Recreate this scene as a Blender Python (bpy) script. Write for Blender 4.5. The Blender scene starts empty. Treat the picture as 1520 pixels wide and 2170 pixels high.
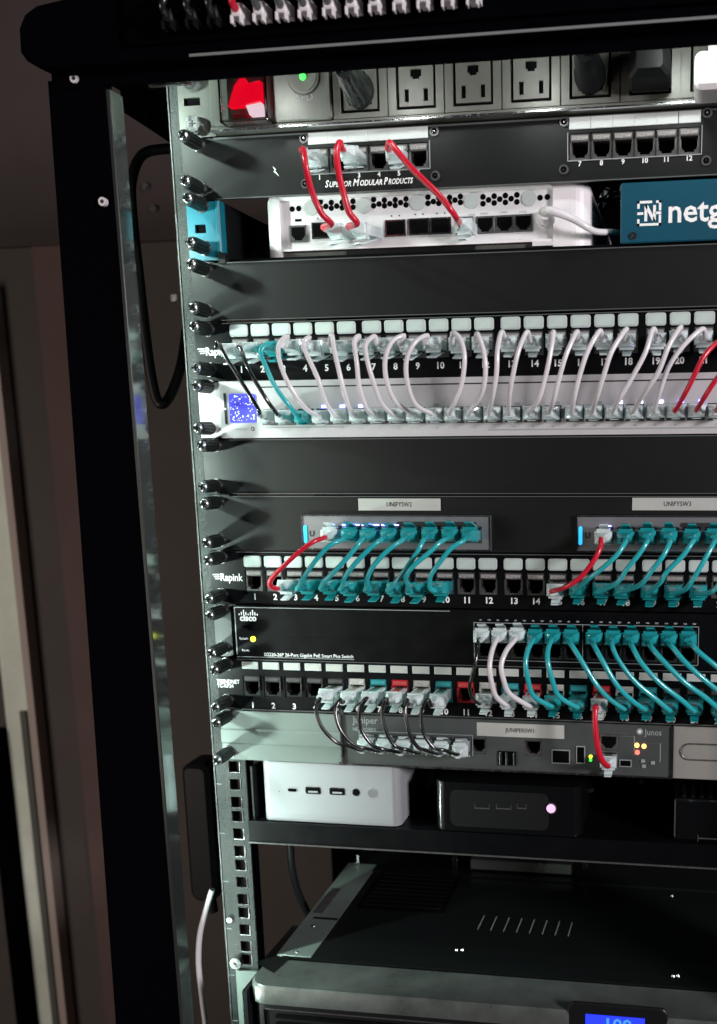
import bpy, bmesh, math, random
from mathutils import Vector
random.seed(7)
S = 0.001                       # everything below is written in millimetres
scn = bpy.context.scene
COL = scn.collection

# ------------------------------------------------------------------ camera
PITCH, YAW, ROLL, FPX = 0.1876, 0.1588, -0.00882, 2116.8
CAM = Vector((379.49, -759.92, -225.29)); PPX, PPY = 1108.07, 1334.53
fwd0 = Vector((-math.sin(YAW), math.cos(YAW), 0)); r0 = Vector((math.cos(YAW), math.sin(YAW), 0)); u0 = Vector((0, 0, 1))
CF = math.cos(PITCH)*fwd0 - math.sin(PITCH)*u0
u2 = math.sin(PITCH)*fwd0 + math.cos(PITCH)*u0
CR = math.cos(ROLL)*r0 + math.sin(ROLL)*u2
CU = -math.sin(ROLL)*r0 + math.cos(ROLL)*u2
cd = bpy.data.cameras.new('camera'); cam = bpy.data.objects.new('camera', cd); COL.objects.link(cam)
from mathutils import Matrix
cam.matrix_world = Matrix(((CR.x, CU.x, -CF.x, CAM.x*S), (CR.y, CU.y, -CF.y, CAM.y*S), (CR.z, CU.z, -CF.z, CAM.z*S), (0, 0, 0, 1)))
cd.sensor_fit = 'VERTICAL'; cd.sensor_height = 36; cd.sensor_width = 36
cd.lens = 36*FPX/2170
cd.shift_x = (760-PPX)/2170; cd.shift_y = (PPY-1085)/2170
cd.clip_start = 0.02; cd.clip_end = 30
cd.dof.use_dof = True; cd.dof.focus_distance = 0.765; cd.dof.aperture_fstop = 7.0
scn.camera = cam

def at(px, py, Y=0.0):
    """where the sight line through a point of the photograph meets the plane y = Y (mm)"""
    d = CF + CR*((px-PPX)/FPX) - CU*((py-PPY)/FPX)
    return CAM + d*((Y-CAM.y)/d.y)
def atz(px, py, Z):
    d = CF + CR*((px-PPX)/FPX) - CU*((py-PPY)/FPX)
    return CAM + d*((Z-CAM.z)/d.z)

# ------------------------------------------------------------------ light
w = bpy.data.worlds.new('World'); scn.world = w; w.use_nodes = True
w.node_tree.nodes['Background'].inputs[0].default_value = (0.55, 0.75, 1.0, 1)
w.node_tree.nodes['Background'].inputs[1].default_value = 0.006
def strip(x, y, z, watt, rad, col, aim, cone):
    l = bpy.data.lights.new('strip_lamp', 'SPOT'); l.energy = watt; l.shadow_soft_size = rad*S; l.color = col
    l.spot_size = math.radians(cone); l.spot_blend = 0.35
    o = bpy.data.objects.new('strip_lamp', l); o.location = (x*S, y*S, z*S); COL.objects.link(o)
    o.rotation_euler = Vector(aim).to_track_quat('-Z', 'Y').to_euler()
for z in (22, -68, -158, -248, -338, -428, -518, -608, -698):
    strip(-55, -63, z, 1.15, 4, (0.80, 1.0, 0.90), (1, 0.35, 0), 130)
for x in (70, 170, 270, 370, 470):
    strip(x, -64, 30, 0.11, 6, (0.95, 1.0, 0.95), (0, 1, -0.45), 170)
def area(name, loc, tgt, size, watt, col, sy=None):
    l = bpy.data.lights.new(name, 'AREA'); l.energy = watt; l.color = col; l.size = size*S
    if sy: l.shape = 'RECTANGLE'; l.size_y = sy*S
    o = bpy.data.objects.new(name, l); o.location = Vector(loc)*S
    o.rotation_euler = (Vector(tgt)-Vector(loc)).to_track_quat('-Z', 'Y').to_euler(); COL.objects.link(o)
area('room_lamp', (1750, -1150, 60), (250, 0, -250), 300, 33, (1.0, 0.93, 0.96))
area('wall_fill', (-900, -900, -500), (-300, 600, -700), 500, 8.5, (1.0, 0.86, 0.78), 900)  # fill light added for the wall and door behind the rack
scn.view_settings.view_transform = 'Standard'; scn.view_settings.look = 'None'
scn.view_settings.exposure = 0; scn.view_settings.gamma = 1
scn.cycles.max_bounces = 6; scn.cycles.transmission_bounces = 5; scn.cycles.transparent_max_bounces = 6
scn.cycles.sample_clamp_indirect = 4.0; scn.cycles.caustics_refractive = False; scn.cycles.caustics_reflective = False

# ------------------------------------------------------------------ materials
MATS = {}
def mat(name, col, rough=0.5, metal=0.0, spec=0.5, trans=0.0, emit=None, es=0.0, bump=0.0, bscale=400.0, mott=0.0, mscale=40.0, coat=0.0, rmott=0.0, alpha=1.0):
    m = bpy.data.materials.new(name); m.use_nodes = True; nt = m.node_tree; b = nt.nodes['Principled BSDF']
    b.inputs['Base Color'].default_value = (*col, 1); b.inputs['Roughness'].default_value = rough
    b.inputs['Metallic'].default_value = metal; b.inputs['Specular IOR Level'].default_value = spec
    b.inputs['Transmission Weight'].default_value = trans; b.inputs['Coat Weight'].default_value = coat
    b.inputs['Alpha'].default_value = alpha
    if emit: b.inputs['Emission Color'].default_value = (*emit, 1); b.inputs['Emission Strength'].default_value = es
    tc = nt.nodes.new('ShaderNodeTexCoord')
    if bump:
        n = nt.nodes.new('ShaderNodeTexNoise'); n.inputs['Scale'].default_value = bscale; n.inputs['Detail'].default_value = 4
        bp = nt.nodes.new('ShaderNodeBump'); bp.inputs['Strength'].default_value = bump; bp.inputs['Distance'].default_value = 0.0006
        nt.links.new(tc.outputs['Object'], n.inputs['Vector']); nt.links.new(n.outputs['Fac'], bp.inputs['Height']); nt.links.new(bp.outputs['Normal'], b.inputs['Normal'])
    if mott or rmott:
        n = nt.nodes.new('ShaderNodeTexNoise'); n.inputs['Scale'].default_value = mscale; n.inputs['Detail'].default_value = 6; n.inputs['Roughness'].default_value = 0.7
        nt.links.new(tc.outputs['Object'], n.inputs['Vector'])
        if mott:
            r = nt.nodes.new('ShaderNodeMapRange'); r.inputs[1].default_value = 0.3; r.inputs[2].default_value = 0.7
            r.inputs[3].default_value = 1-mott; r.inputs[4].default_value = 1+mott
            mx = nt.nodes.new('ShaderNodeVectorMath'); mx.operation = 'SCALE'; mx.inputs[0].default_value = col
            nt.links.new(n.outputs['Fac'], r.inputs[0]); nt.links.new(r.outputs[0], mx.inputs['Scale']); nt.links.new(mx.outputs[0], b.inputs['Base Color'])
        if rmott:
            r = nt.nodes.new('ShaderNodeMapRange'); r.inputs[1].default_value = 0.3; r.inputs[2].default_value = 0.7
            r.inputs[3].default_value = max(0.05, rough-rmott); r.inputs[4].default_value = rough+rmott
            nt.links.new(n.outputs['Fac'], r.inputs[0]); nt.links.new(r.outputs[0], b.inputs['Roughness'])
    MATS[name] = m; return m
BLK = mat('black_frame_paint', (0.0008, 0.0008, 0.0018), 0.8, spec=0.015, bump=0.15)
GLOSS = mat('glossy_black_edge', (0.26, 0.29, 0.28), 0.13, 0.9, spec=0.5)
PANEL = mat('black_panel_paint', (0.0028, 0.0038, 0.004), 0.46, spec=0.46, bump=0.12, bscale=1400, rmott=0.03, mscale=9)
FOLD = mat('fold_highlight', (0.10, 0.11, 0.11), 0.3, spec=1.0)  # pale tone paints the highlight along the folds, plus edge wear
EARS = mat('painted_ear_metal', (0.09, 0.10, 0.10), 0.4, 0.1)
BSCR = mat('zinc_screw_head', (0.85, 0.83, 0.86), 0.35, 0.2)
PANEL2 = mat('satin_dark_panel', (0.0018, 0.0022, 0.003), 0.40, spec=0.2, bump=0.06, bscale=1200, rmott=0.05)
DARK = mat('black_plastic', (0.008, 0.009, 0.010), 0.4, spec=0.4, bump=0.1)
VOID = mat('port_inside', (0.0015, 0.0015, 0.002), 0.8, spec=0.05)
RUB = mat('black_rubber', (0.004, 0.005, 0.006), 0.5, spec=0.3)
ZINC = mat('galvanised_zinc', (0.019, 0.024, 0.023), 0.5, 0.0, spec=0.3, bump=0.8, bscale=700, mott=0.95, mscale=650, rmott=0.15)
STEEL = mat('bright_steel', (0.75, 0.76, 0.78), 0.22, 1.0, rmott=0.08, mscale=300)
GLINT = mat('zinc_edge_glint', (0.05, 0.055, 0.055), 0.5, spec=0.5, mott=0.98, mscale=260, bump=0.8, bscale=500)  # paler zinc paints the light caught along the rail's left edge
CONTACT = mat('contact_metal', (0.62, 0.56, 0.45), 0.3, 1.0)
SILV = mat('silver_painted_metal', (0.54, 0.535, 0.55), 0.42, 0.1, bump=0.05, bscale=1500, mott=0.05)
SILVD = mat('silver_anodised', (0.42, 0.43, 0.45), 0.35, 0.7, bump=0.05, bscale=1500)
ALU = mat('bead_blasted_aluminium', (0.36, 0.385, 0.405), 0.42, 0.2, bump=0.08, bscale=2500)
STRIP = mat('power_strip_grey', (0.135, 0.138, 0.125), 0.40, 0.3, bump=0.1, bscale=600, mott=0.12, mscale=60)
OUTL = mat('outlet_grey_plastic', (0.11, 0.112, 0.10), 0.45, bump=0.1)
WHITE = mat('white_plastic', (0.82, 0.80, 0.82), 0.4, mott=0.03, bump=0.05)
WHITE2 = mat('white_face_plastic', (0.72, 0.72, 0.74), 0.5, mott=0.03)
PAPER = mat('label_paper', (0.50, 0.56, 0.55), 0.35, mott=0.06, mscale=120, coat=0.4)
CARD = mat('white_card', (0.62, 0.67, 0.66), 0.4, mott=0.04)
TAPE = mat('printed_tape', (0.46, 0.48, 0.45), 0.45, mott=0.05)
INK = mat('white_ink', (0.88, 0.90, 0.90), 0.6)
GREYINK = mat('grey_ink', (0.30, 0.33, 0.34), 0.6)
BINK = mat('black_ink', (0.02, 0.02, 0.02), 0.6)
CLEAR = mat('clear_plug_plastic', (0.82, 0.94, 0.95), 0.16, trans=0.3, coat=0.6, mott=0.12, mscale=260, bump=0.12, bscale=300)
COVER = mat('clear_switch_cover', (0.96, 0.98, 0.98), 0.04, trans=1.0, spec=0.15)
TEAL = mat('teal_cable_jacket', (0.022, 0.42, 0.46), 0.26, coat=0.5)
TEALP = mat('teal_plug_plastic', (0.014, 0.34, 0.37), 0.28, coat=0.5, mott=0.12, mscale=250, trans=0.15)
WCORD = mat('white_cable_jacket', (0.74, 0.73, 0.76), 0.26, coat=0.4)
BCORD = mat('black_cable_jacket', (0.012, 0.014, 0.014), 0.22, coat=0.8)
RED = mat('red_cable_jacket', (0.62, 0.010, 0.035), 0.32, coat=0.3)
REDJ = mat('red_jack_plastic', (0.50, 0.02, 0.03), 0.4)
TEALJ = mat('teal_jack_plastic', (0.02, 0.25, 0.28), 0.4)
WHJ = mat('ivory_jack_plastic', (0.55, 0.56, 0.50), 0.4)
BLKJ = mat('black_jack_plastic', (0.02, 0.022, 0.022), 0.35)
GRYJ = mat('grey_jack_metal', (0.20, 0.20, 0.20), 0.32, 0.7, mott=0.3, mscale=200)
BLUEB = mat('turquoise_bracket_paint', (0.004, 0.15, 0.21), 0.4, bump=0.05)
TEALF = mat('petrol_front_paint', (0.005, 0.070, 0.115), 0.4, mott=0.06, bump=0.05)
KNOB = mat('knurled_black_plastic', (0.006, 0.009, 0.008), 0.45, spec=0.4)
REDL = mat('lit_red_rocker', (0.25, 0.0, 0.01), 0.3, emit=(1.0, 0.0, 0.02), es=0.85)
def led(name, c, s): return mat(name, c, 0.4, emit=c, es=s)
GRN = led('green_led', (0.05, 1.0, 0.08), 2.0); YEL = led('yellow_led', (0.9, 0.95, 0.05), 1.6); AMB = led('amber_led', (1.0, 0.5, 0.12), 3.0)
REDLED = led('red_led', (1.0, 0.12, 0.08), 2.5); BLUEL = led('blue_led', (0.22, 0.24, 1.0), 9.0); CYANL = led('cyan_led', (0.03, 0.45, 1.0), 1.3)
WHL = led('white_led', (0.65, 0.65, 1.0), 7.0); PINKL = led('pink_power_led', (0.80, 0.42, 0.72), 0.95)
SCR = led('blue_screen', (0.06, 0.06, 0.55), 1.0); LCD = led('lcd_blue', (0.02, 0.04, 0.85), 1.0); LCDT = led('lcd_digit', (0.05, 0.25, 0.95), 1.0)
DOTL = led('screen_dot', (0.7, 0.75, 1.0), 1.2)
PCTOP = mat('pc_case_top', (0.008, 0.010, 0.010), 0.22, spec=0.6, bump=0.03, bscale=60)
PCBAND = mat('pc_bezel_metal', (0.17, 0.195, 0.185), 0.32, 0.6, mott=0.35, mscale=14, rmott=0.1)
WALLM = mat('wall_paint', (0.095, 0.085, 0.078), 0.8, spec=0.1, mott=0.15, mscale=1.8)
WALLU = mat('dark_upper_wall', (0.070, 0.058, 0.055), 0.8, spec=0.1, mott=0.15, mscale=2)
DOORM = mat('grey_green_door', (0.72, 0.80, 0.70), 0.6, spec=0.2, mott=0.25, mscale=3)
TRIMM = mat('pink_beige_trim', (0.13, 0.090, 0.085), 0.7, spec=0.1, mott=0.15, mscale=3)
BROWN = mat('reddish_floor', (0.10, 0.045, 0.04), 0.7, mott=0.3, mscale=5)

# ------------------------------------------------------------------ mesh helpers
class MB:
    def __init__(s): s.v = []; s.f = []; s.mi = []; s.mats = []; s.smooth = []
    def _m(s, m):
        if m not in s.mats: s.mats.append(m)
        return s.mats.index(m)
    def add(s, vs, fs, m, smooth=False):
        o = len(s.v); s.v += [tuple(v) for v in vs]; i = s._m(m)
        for f in fs: s.f.append([o+k for k in f]); s.mi.append(i); s.smooth.append(smooth)
        return s
    def box(s, x0, x1, y0, y1, z0, z1, m, c=0.0):
        if x0 > x1: x0, x1 = x1, x0
        if y0 > y1: y0, y1 = y1, y0
        if z0 > z1: z0, z1 = z1, z0
        if not c:
            return s.add([(x0,y0,z0),(x1,y0,z0),(x1,y1,z0),(x0,y1,z0),(x0,y0,z1),(x1,y0,z1),(x1,y1,z1),(x0,y1,z1)],
                         [(0,3,2,1),(4,5,6,7),(0,1,5,4),(1,2,6,5),(2,3,7,6),(3,0,4,7)], m)
        # front edges (at y0) chamfered by c
        f = [(x0+c,y0,z0+c),(x1-c,y0,z0+c),(x1-c,y0,z1-c),(x0+c,y0,z1-c)]
        g = [(x0,y0+c,z0),(x1,y0+c,z0),(x1,y0+c,z1),(x0,y0+c,z1)]
        b = [(x0,y1,z0),(x1,y1,z0),(x1,y1,z1),(x0,y1,z1)]
        fs = [(0,1,2,3),(11,10,9,8)]
        for i in range(4):
            j = (i+1) % 4; fs += [(i+4,j+4,j,i),(i+8,j+8,j+4,i+4)]
        return s.add(f+g+b, fs, m)
    def loft(s, rings, m, caps=(True, True), smooth=True, closed=True):
        n = len(rings[0]); vs = [v for r in rings for v in r]; fs = []
        for a in range(len(rings)-1):
            for i in range(n if closed else n-1):
                j = (i+1) % n; fs.append((a*n+i, a*n+j, (a+1)*n+j, (a+1)*n+i))
        s.add(vs, fs, m, smooth)
        if caps[0]: s.add(rings[0], [tuple(range(n-1, -1, -1))], m)
        if caps[1]: s.add(rings[-1], [tuple(range(n))], m)
        return s
    def cyl(s, x, y0, y1, z, r, m, n=16, r1=None, smooth=True):      # along Y
        r1 = r if r1 is None else r1
        A = [(x+r*math.cos(2*math.pi*i/n), y0, z+r*math.sin(2*math.pi*i/n)) for i in range(n)]
        B = [(x+r1*math.cos(2*math.pi*i/n), y1, z+r1*math.sin(2*math.pi*i/n)) for i in range(n)]
        return s.loft([A, B], m, smooth=smooth)
    def rrect(s, x0, x1, z0, z1, y0, y1, r, m, n=4, bev=0.0):         # rounded plate, thickness along Y
        def ring(y, ins):
            p = []; rr = max(r-ins, 0.05)
            for cx, cz, a0 in ((x1-ins-rr, z1-ins-rr, 0), (x0+ins+rr, z1-ins-rr, 90), (x0+ins+rr, z0+ins+rr, 180), (x1-ins-rr, z0+ins+rr, 270)):
                for k in range(n+1):
                    a = math.radians(a0+90*k/n); p.append((cx+rr*math.cos(a), y, cz+rr*math.sin(a)))
            return p
        rings = [ring(y0, bev), ring(y0+bev, 0), ring(y1, 0)] if bev else [ring(y0, 0), ring(y1, 0)]
        return s.loft(rings, m, smooth=False)
    def tube(s, pts, r, m, n=8):
        P = [Vector(p) for p in pts]; rings = []; t0 = (P[1]-P[0]).normalized()
        nrm = t0.orthogonal().normalized()
        for i, p in enumerate(P):
            t = (P[min(i+1, len(P)-1)]-P[max(i-1, 0)]).normalized()
            nrm = (nrm - t*nrm.dot(t)).normalized(); bn = t.cross(nrm)
            rr = r(i/(len(P)-1)) if callable(r) else r
            rings.append([p+nrm*rr*math.cos(2*math.pi*k/n)+bn*rr*math.sin(2*math.pi*k/n) for k in range(n)])
        return s.loft(rings, m)
    def plate(s, x0, x1, z0, z1, y0, y1, holes, hz0, hz1, m):         # plate with a row of rectangular holes
        s.box(x0, x1, y0, y1, hz1, z1, m); s.box(x0, x1, y0, y1, z0, hz0, m)
        x = x0
        for a, b in sorted(holes):
            s.box(x, a, y0, y1, hz0, hz1, m); x = b
        s.box(x, x1, y0, y1, hz0, hz1, m); return s
    def text(s, body, x, z, size, y, m, bold=0.0, shear=0.0, align='CENTER', sx=1.0, fit=None):
        c = bpy.data.curves.new('t', 'FONT'); c.body = body; c.size = size; c.align_x = align; c.align_y = 'CENTER'
        c.resolution_u = 2; c.offset = bold; c.shear = shear
        o = bpy.data.objects.new('t', c); me = bpy.data.meshes.new_from_object(o)
        if fit:
            a_ = min(v.co.x for v in me.vertices); z_ = max(v.co.x for v in me.vertices); sx = (fit[1]-fit[0])/(z_-a_); x = fit[0]-a_*sx
        vs = [(x+v.co.x*sx, y, z+v.co.y) for v in me.vertices]
        s.add(vs, [tuple(p.vertices) for p in me.polygons], m)
        bpy.data.objects.remove(o); bpy.data.curves.remove(c); bpy.data.meshes.remove(me); return s
    def mesh(s, name, org=(0, 0, 0)):
        me = bpy.data.meshes.new(name)
        me.from_pydata([((v[0]-org[0])*S, (v[1]-org[1])*S, (v[2]-org[2])*S) for v in s.v], [], s.f)
        for m in s.mats: me.materials.append(m)
        me.polygons.foreach_set('material_index', s.mi); me.polygons.foreach_set('use_smooth', s.smooth)
        me.update(); return me
POS = {}
def link(o, parent, w):
    COL.objects.link(o); POS[o.name] = Vector(w)
    if parent: o.parent = parent; o.location = (Vector(w)-POS[parent.name])*S
    else: o.location = Vector(w)*S
    return o
def tag(o, label=None, cat=None, group=None, kind=None):
    if label: o['label'] = label
    if cat: o['category'] = cat
    if group: o['group'] = group
    if kind: o['kind'] = kind
    return o
def thing(name, label, cat, loc, group=None):
    return tag(link(bpy.data.objects.new(name, None), None, loc), label, cat, group)
def part(name, mb, parent, label=None, kind=None, org=None):
    org = POS[parent.name] if (org is None and parent) else (org or (0, 0, 0))
    return tag(link(bpy.data.objects.new(name, mb.mesh(name, org)), parent, org), label, None, None, kind)
def inst(name, me, parent, w, label=None):                            # shares mesh data
    return tag(link(bpy.data.objects.new(name, me), parent, w), label)
U = 44.45
def ZT(k): return -k*U-0.5
def ZB(k): return -(k+1)*U+0.5

# ------------------------------------------------------------------ the room behind
def struct(name, mb): return tag(link(bpy.data.objects.new(name, mb.mesh(name)), None, (0, 0, 0)), kind='structure')
YW = 620
hz = at(60, 525, YW).z
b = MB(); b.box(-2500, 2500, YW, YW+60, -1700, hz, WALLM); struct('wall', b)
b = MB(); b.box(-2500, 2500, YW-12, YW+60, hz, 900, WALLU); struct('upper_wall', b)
b = MB(); b.box(-2500, 2500, -1500, YW, -1760, -1700, BROWN); struct('floor', b)
xe = at(23, 900, YW-15).x-15; xl = at(0, 1560, YW-15).x
dr = thing('door', 'blurred grey-green door at the far left behind the rack', 'door', (xe-200, YW-15, -1200))
b = MB(); b.box(xl+14, xe, YW-15, YW-3, -1650, hz-60, DOORM); part('door_leaf', b, dr)
b = MB(); b.box(xe+2, xe+14, YW-26, YW-3, -1650, hz-55, mat('door_edge', (0.42, 0.36, 0.32), 0.6)); part('door_edge_trim', b, dr)
b = MB(); b.box(xl+42, xl+52, YW-20, YW-15.5, -1650, at(60, 1500, YW).z, mat('groove_shade', (0.10, 0.10, 0.09), 0.7)); part('groove', b, dr)
b = MB(); b.box(xl-8, xl+12, YW-40, YW-3, -1650, at(0, 1540, YW).z, BLK); part('hinge_post', b, dr)
xp = at(100, 900, YW-15).x; xq = at(140, 900, YW-15).x
b = MB(); b.box(xp, xq+60, YW-12, YW-2, -1690, hz-1, TRIMM)
o = part('door_jamb', b, None); tag(o, 'pinkish beige door jamb showing as a soft strip just left of the rack post', 'door jamb')

# ------------------------------------------------------------------ rack cabinet
cab = thing('rack_cabinet', 'tall black steel rack cabinet with overhanging lid that holds all the gear', 'rack cabinet', (240, 0, -900))
XPR = at(232, 185, -72).x; XPL0 = at(101, 165, -72).x; XPL1 = at(245, 2160, -72).x; ZLID = at(420, 170, -72).z
zt, zb = ZLID+6, -900.0
xb = XPL0+(XPL1-XPL0)*(zt-zb)/(zt-at(245, 2160, -72).z)
b = MB()
b.add([(xb,-72,zb),(XPR,-72,zb),(XPR,-72,zt),(XPL0,-72,zt),(xb,-69,zb),(XPR,-69,zb),(XPR,-69,zt),(XPL0,-69,zt)],
      [(0,1,2,3),(7,6,5,4),(0,4,5,1),(3,2,6,7),(1,5,6,2),(0,3,7,4)], BLK)
b.box(XPL0, XPL0+3, -69, -20, zb, zt, BLK)
part('corner_post', b, cab)
b = MB(); q_ = [(XPR-2.5, -72.6), (XPR-.3, -72.6), (XPR+.2, -72.0), (XPR+.85, -57), (XPR-2.5, -57)]; b.loft([[(x, y, zb) for x, y in q_], [(x, y, ZLID-2) for x, y in q_]], GLOSS, smooth=False)
part('post_edge', b, cab, 'glossy post edge that mirrors the lamps of the gear')
b = MB(); b.box(500, 545, -72, -20, zb, zt, BLK, 2); part('corner_post', b, cab)
# lid: chamfered slab, overhanging the posts
lp = [at(*p, -88) for p in ((99, 149), (60, 131), (46, 112), (43, 62), (52, 38), (76, 20), (138, 5))]
prof = [(p.x, p.z) for p in lp]; topz = prof[-1][1]+28
pl = [(prof[0][0]+4, 46)] + [q for q in prof[1:] if q[1] > 46.5] + [(prof[-1][0]+40, topz)]
pr = [(541-x+10, z) for x, z in pl]
outl = pl + [(x, z) for x, z in reversed(pr)]
b = MB(); b.loft([[(x*0.985+3, -92, z) for x, z in outl], [(x, -88, z) for x, z in outl], [(x, 560, z) for x, z in outl]], BLK, smooth=False)
fl_ = prof + [(prof[-1][0]+40, topz)]; fr_ = [(551-x, z) for x, z in fl_]; fo_ = fl_+fr_[::-1]
b.loft([[(x*0.985+3, -92.5, z) for x, z in fo_], [(x, -88.5, z) for x, z in fo_], [(x, -74, z) for x, z in fo_]], BLK, smooth=False)
part('lid', b, cab)
a0, a1 = at(400, 92, -93), at(1519, 35, -93)
b = MB(); b.box(a0.x, 520, -93.4, -91.8, a1.z-1.0, a1.z+0.6, mat('lid_highlight_paint', (0.22, 0.24, 0.24), 0.28, spec=0.8)); part('lid_highlight', b, cab)  # pale strip paints the highlight line across the lid front
b = MB(); b.box(XPL0+4, 540, -73.5, -70.5, ZLID, 46, BLK); part('lid_lip', b, cab)
b = MB(); b.box(at(315, 178, -69).x, at(402, 172, -69).x, -69.5, -66, ZLID-0.8, ZLID+0.2, STEEL); part('lip_edge', b, cab)  # bright strip stands in for light caught on the lid lip
for px, py, Y in ((162, 169, -72), (158, 126, -88), (222, 429, -72)):
    p = at(px, py, Y); b = MB(); b.cyl(p.x, Y-3.2, Y, p.z, 3.0, BSCR, 14, smooth=True); b.cyl(p.x, Y-3.4, Y-3.2, p.z, 1.4, BINK, 6)
    part('screw', b, cab)
# left mounting rail with square holes
XR0, XR1 = -9.5, 18.5
hx0, hx1 = 3.5, 13.0
zs = []
for k in range(-1, 19):
    for o_ in (6.35, 22.22, 38.1): zs.append(-k*U-o_)
b = MB(); zz = 46.0
b.box(XR0, hx0, 2.4, 4.4, -860, 46, ZINC); b.box(hx1, XR1, 2.4, 4.4, -860, 46, ZINC)
for z in zs:
    if z < -855: break
    b.box(hx0, hx1, 2.4, 4.4, z+4.75, zz, ZINC); zz = z-4.75
b.box(hx0, hx1, 2.4, 4.4, -860, zz, ZINC)
b.box(XR0-.5, XR0+.6, 1.6, 4.4, -860, 46, GLINT); b.box(XR0, XR0+2, 4.4, 40, -860, 46, ZINC); b.box(XR1-1.6, XR1, 4.4, 18, -860, 46, BLK)
rail = part('mounting_rail', b, cab)
rimb = MB()
for z in zs:
    if not -700 < z < -488: continue
    rimb = MB(); rimb.box(hx1-0.1, hx1+0.9, 1.9, 5.5, z-4.9, z+4.9, STEEL); rimb.box(hx0+1, hx1-0.1, 1.9, 5.5, z-5.3, z-4.6, STEEL)
    part('hole_rim', rimb, rail)
b = MB()
for i in range(7):
    z = -533.4-44.45*i+22; b.box(XR0+0.6, XR0+5.5, 2.1, 2.4, z-0.2, z+0.2, GREYINK)
part('unit_marks', b, rail)
b = MB(); b.cyl(at(503,2038,0).x, -4, 2.4, at(503,2038,0).z, 5.2, STEEL, 18); b.cyl(at(503,2038,0).x, -4.2, -4, at(503,2038,0).z, 1.8, BINK, 4); part('screw', b, rail)
b = MB(); p = at(452, 1948, 0); b.cyl(XR0+5, 0.2, 2.4, p.z, 2.6, STEEL, 10); part('rivet', b, rail)
b = MB(); b.box(464, 491, 2.4, 4.4, -860, 46, ZINC); b.box(489, 491, 4.4, 40, -860, 46, ZINC); part('mounting_rail', b, cab)
# gusset under the lid on the left
g = [at(*p, 60) for p in ((256, 180), (400, 172), (400, 318), (368, 308), (330, 282), (262, 238))]
b = MB(); b.loft([[(v.x, 58, v.z) for v in g], [(v.x, 62, v.z) for v in g]], BLK, smooth=False)
for q in ((305, 205, 335, 232), (308, 232, 338, 255)):
    p0, p1 = at(q[0], q[1], 57), at(q[2], q[3], 57)
    b.add([(p0.x,57.5,p0.z),(p1.x,57.5,p1.z),(p1.x,57.5,p1.z-3.5),(p0.x,57.5,p0.z-3.5)], [(0,1,2,3),(3,2,1,0)], GRYJ)
part('corner_gusset', b, cab)
# side panel interior studs and a grey bar standing in for a reflection
for px, py in ((312, 398), (329, 444), (373, 632)):
    p = at(px, py, YW-12); b = MB(); b.cyl(p.x, YW-18, YW-12, p.z, 5, STEEL, 8); part('wall_stud', b, cab)
b = MB(); b.box(at(704, 1850, 480).x, 560, 480, 484, -900, 40, BLK); part('rear_panel', b, cab)
p0, p1 = at(1000, 1818, 215), at(1212, 1849, 215)
b = MB(); b.box(p0.x, p1.x, 210, 218, p1.z, p0.z+0.5, mat('reflection_grey', (0.32, 0.36, 0.34), 0.35, 0.6, rmott=0.1, mscale=12)); part('reflection_bar', b, cab)
for px in (760, 962, 968, 1238, 1244):
    p = at(px, 1822, 215); b = MB(); b.cyl(p.x, 212, 216, p.z, 1.0, STEEL, 6); b.box(p.x-1.1, p.x+1.1, 213, 216, p.z-9, p.z+6, STEEL); part('hanger_rod', b, cab)

# ------------------------------------------------------------------ shared small meshes
def port_mesh(jm, bandm, w=14.6, h=17.5, tall=True, band=5.5):
    b = MB(); W = w/2; H = h/2
    b.box(-W, W, 0.7, 12, H-band, H, jm, 0.5) if band > 0.5 else None
    if band > 3: b.box(-W+1.5, W-1.5, 0.3, 0.8, H-band+1.2, H-1.4, bandm)
    b.box(-W, -W+1.3, 0.7, 12, -H, H-band, jm); b.box(W-1.3, W, 0.7, 12, -H, H-band, jm)
    b.box(-W+1.3, W-1.3, 0.7, 12, -H, -H+1.4, jm)
    b.box(-W+1.3, -3.6, 0.9, 12, -H+1.4, -H+3.1, jm); b.box(3.6, W-1.3, 0.9, 12, -H+1.4, -H+3.1, jm)
    b.box(-W+1.3, -5.0, 0.9, 12, -H+3.1, -H+4.6, jm); b.box(5.0, W-1.3, 0.9, 12, -H+3.1, -H+4.6, jm)
    b.box(-W+1.3, W-1.3, 11, 12, -H+1.4, H-band, VOID)
    b.box(-W+1.3, -W+1.6, 1.2, 10, -H+4.6, H-band-2.2, CONTACT); b.box(W-1.6, W-1.3, 1.2, 10, -H+4.6, H-band-2.2, CONTACT)
    return b.mesh('port')
P_GREY = port_mesh(GRYJ, mat('jack_band', (0.32, 0.31, 0.30), 0.4, mott=0.8, mscale=900))
P_BLACK = port_mesh(BLKJ, mat('jack_band_dark', (0.06, 0.06, 0.06), 0.4, mott=0.6, mscale=900))
bandw = mat('jack_band_light', (0.5, 0.5, 0.5), 0.4, mott=0.7, mscale=900)
P_COL = {'w': port_mesh(WHJ, bandw), 't': port_mesh(TEALJ, mat('teal_band', (.05, .34, .36), .4, mott=.4, mscale=900)), 'r': port_mesh(REDJ, mat('red_band', (.6, .08, .08), .4, mott=.4, mscale=900))}
P_PLAIN = port_mesh(GRYJ, GRYJ, 14.2, 12.8, band=1.2)
P_SMALL = port_mesh(GRYJ, GRYJ, 13.2, 12.0, band=1.0)

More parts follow.
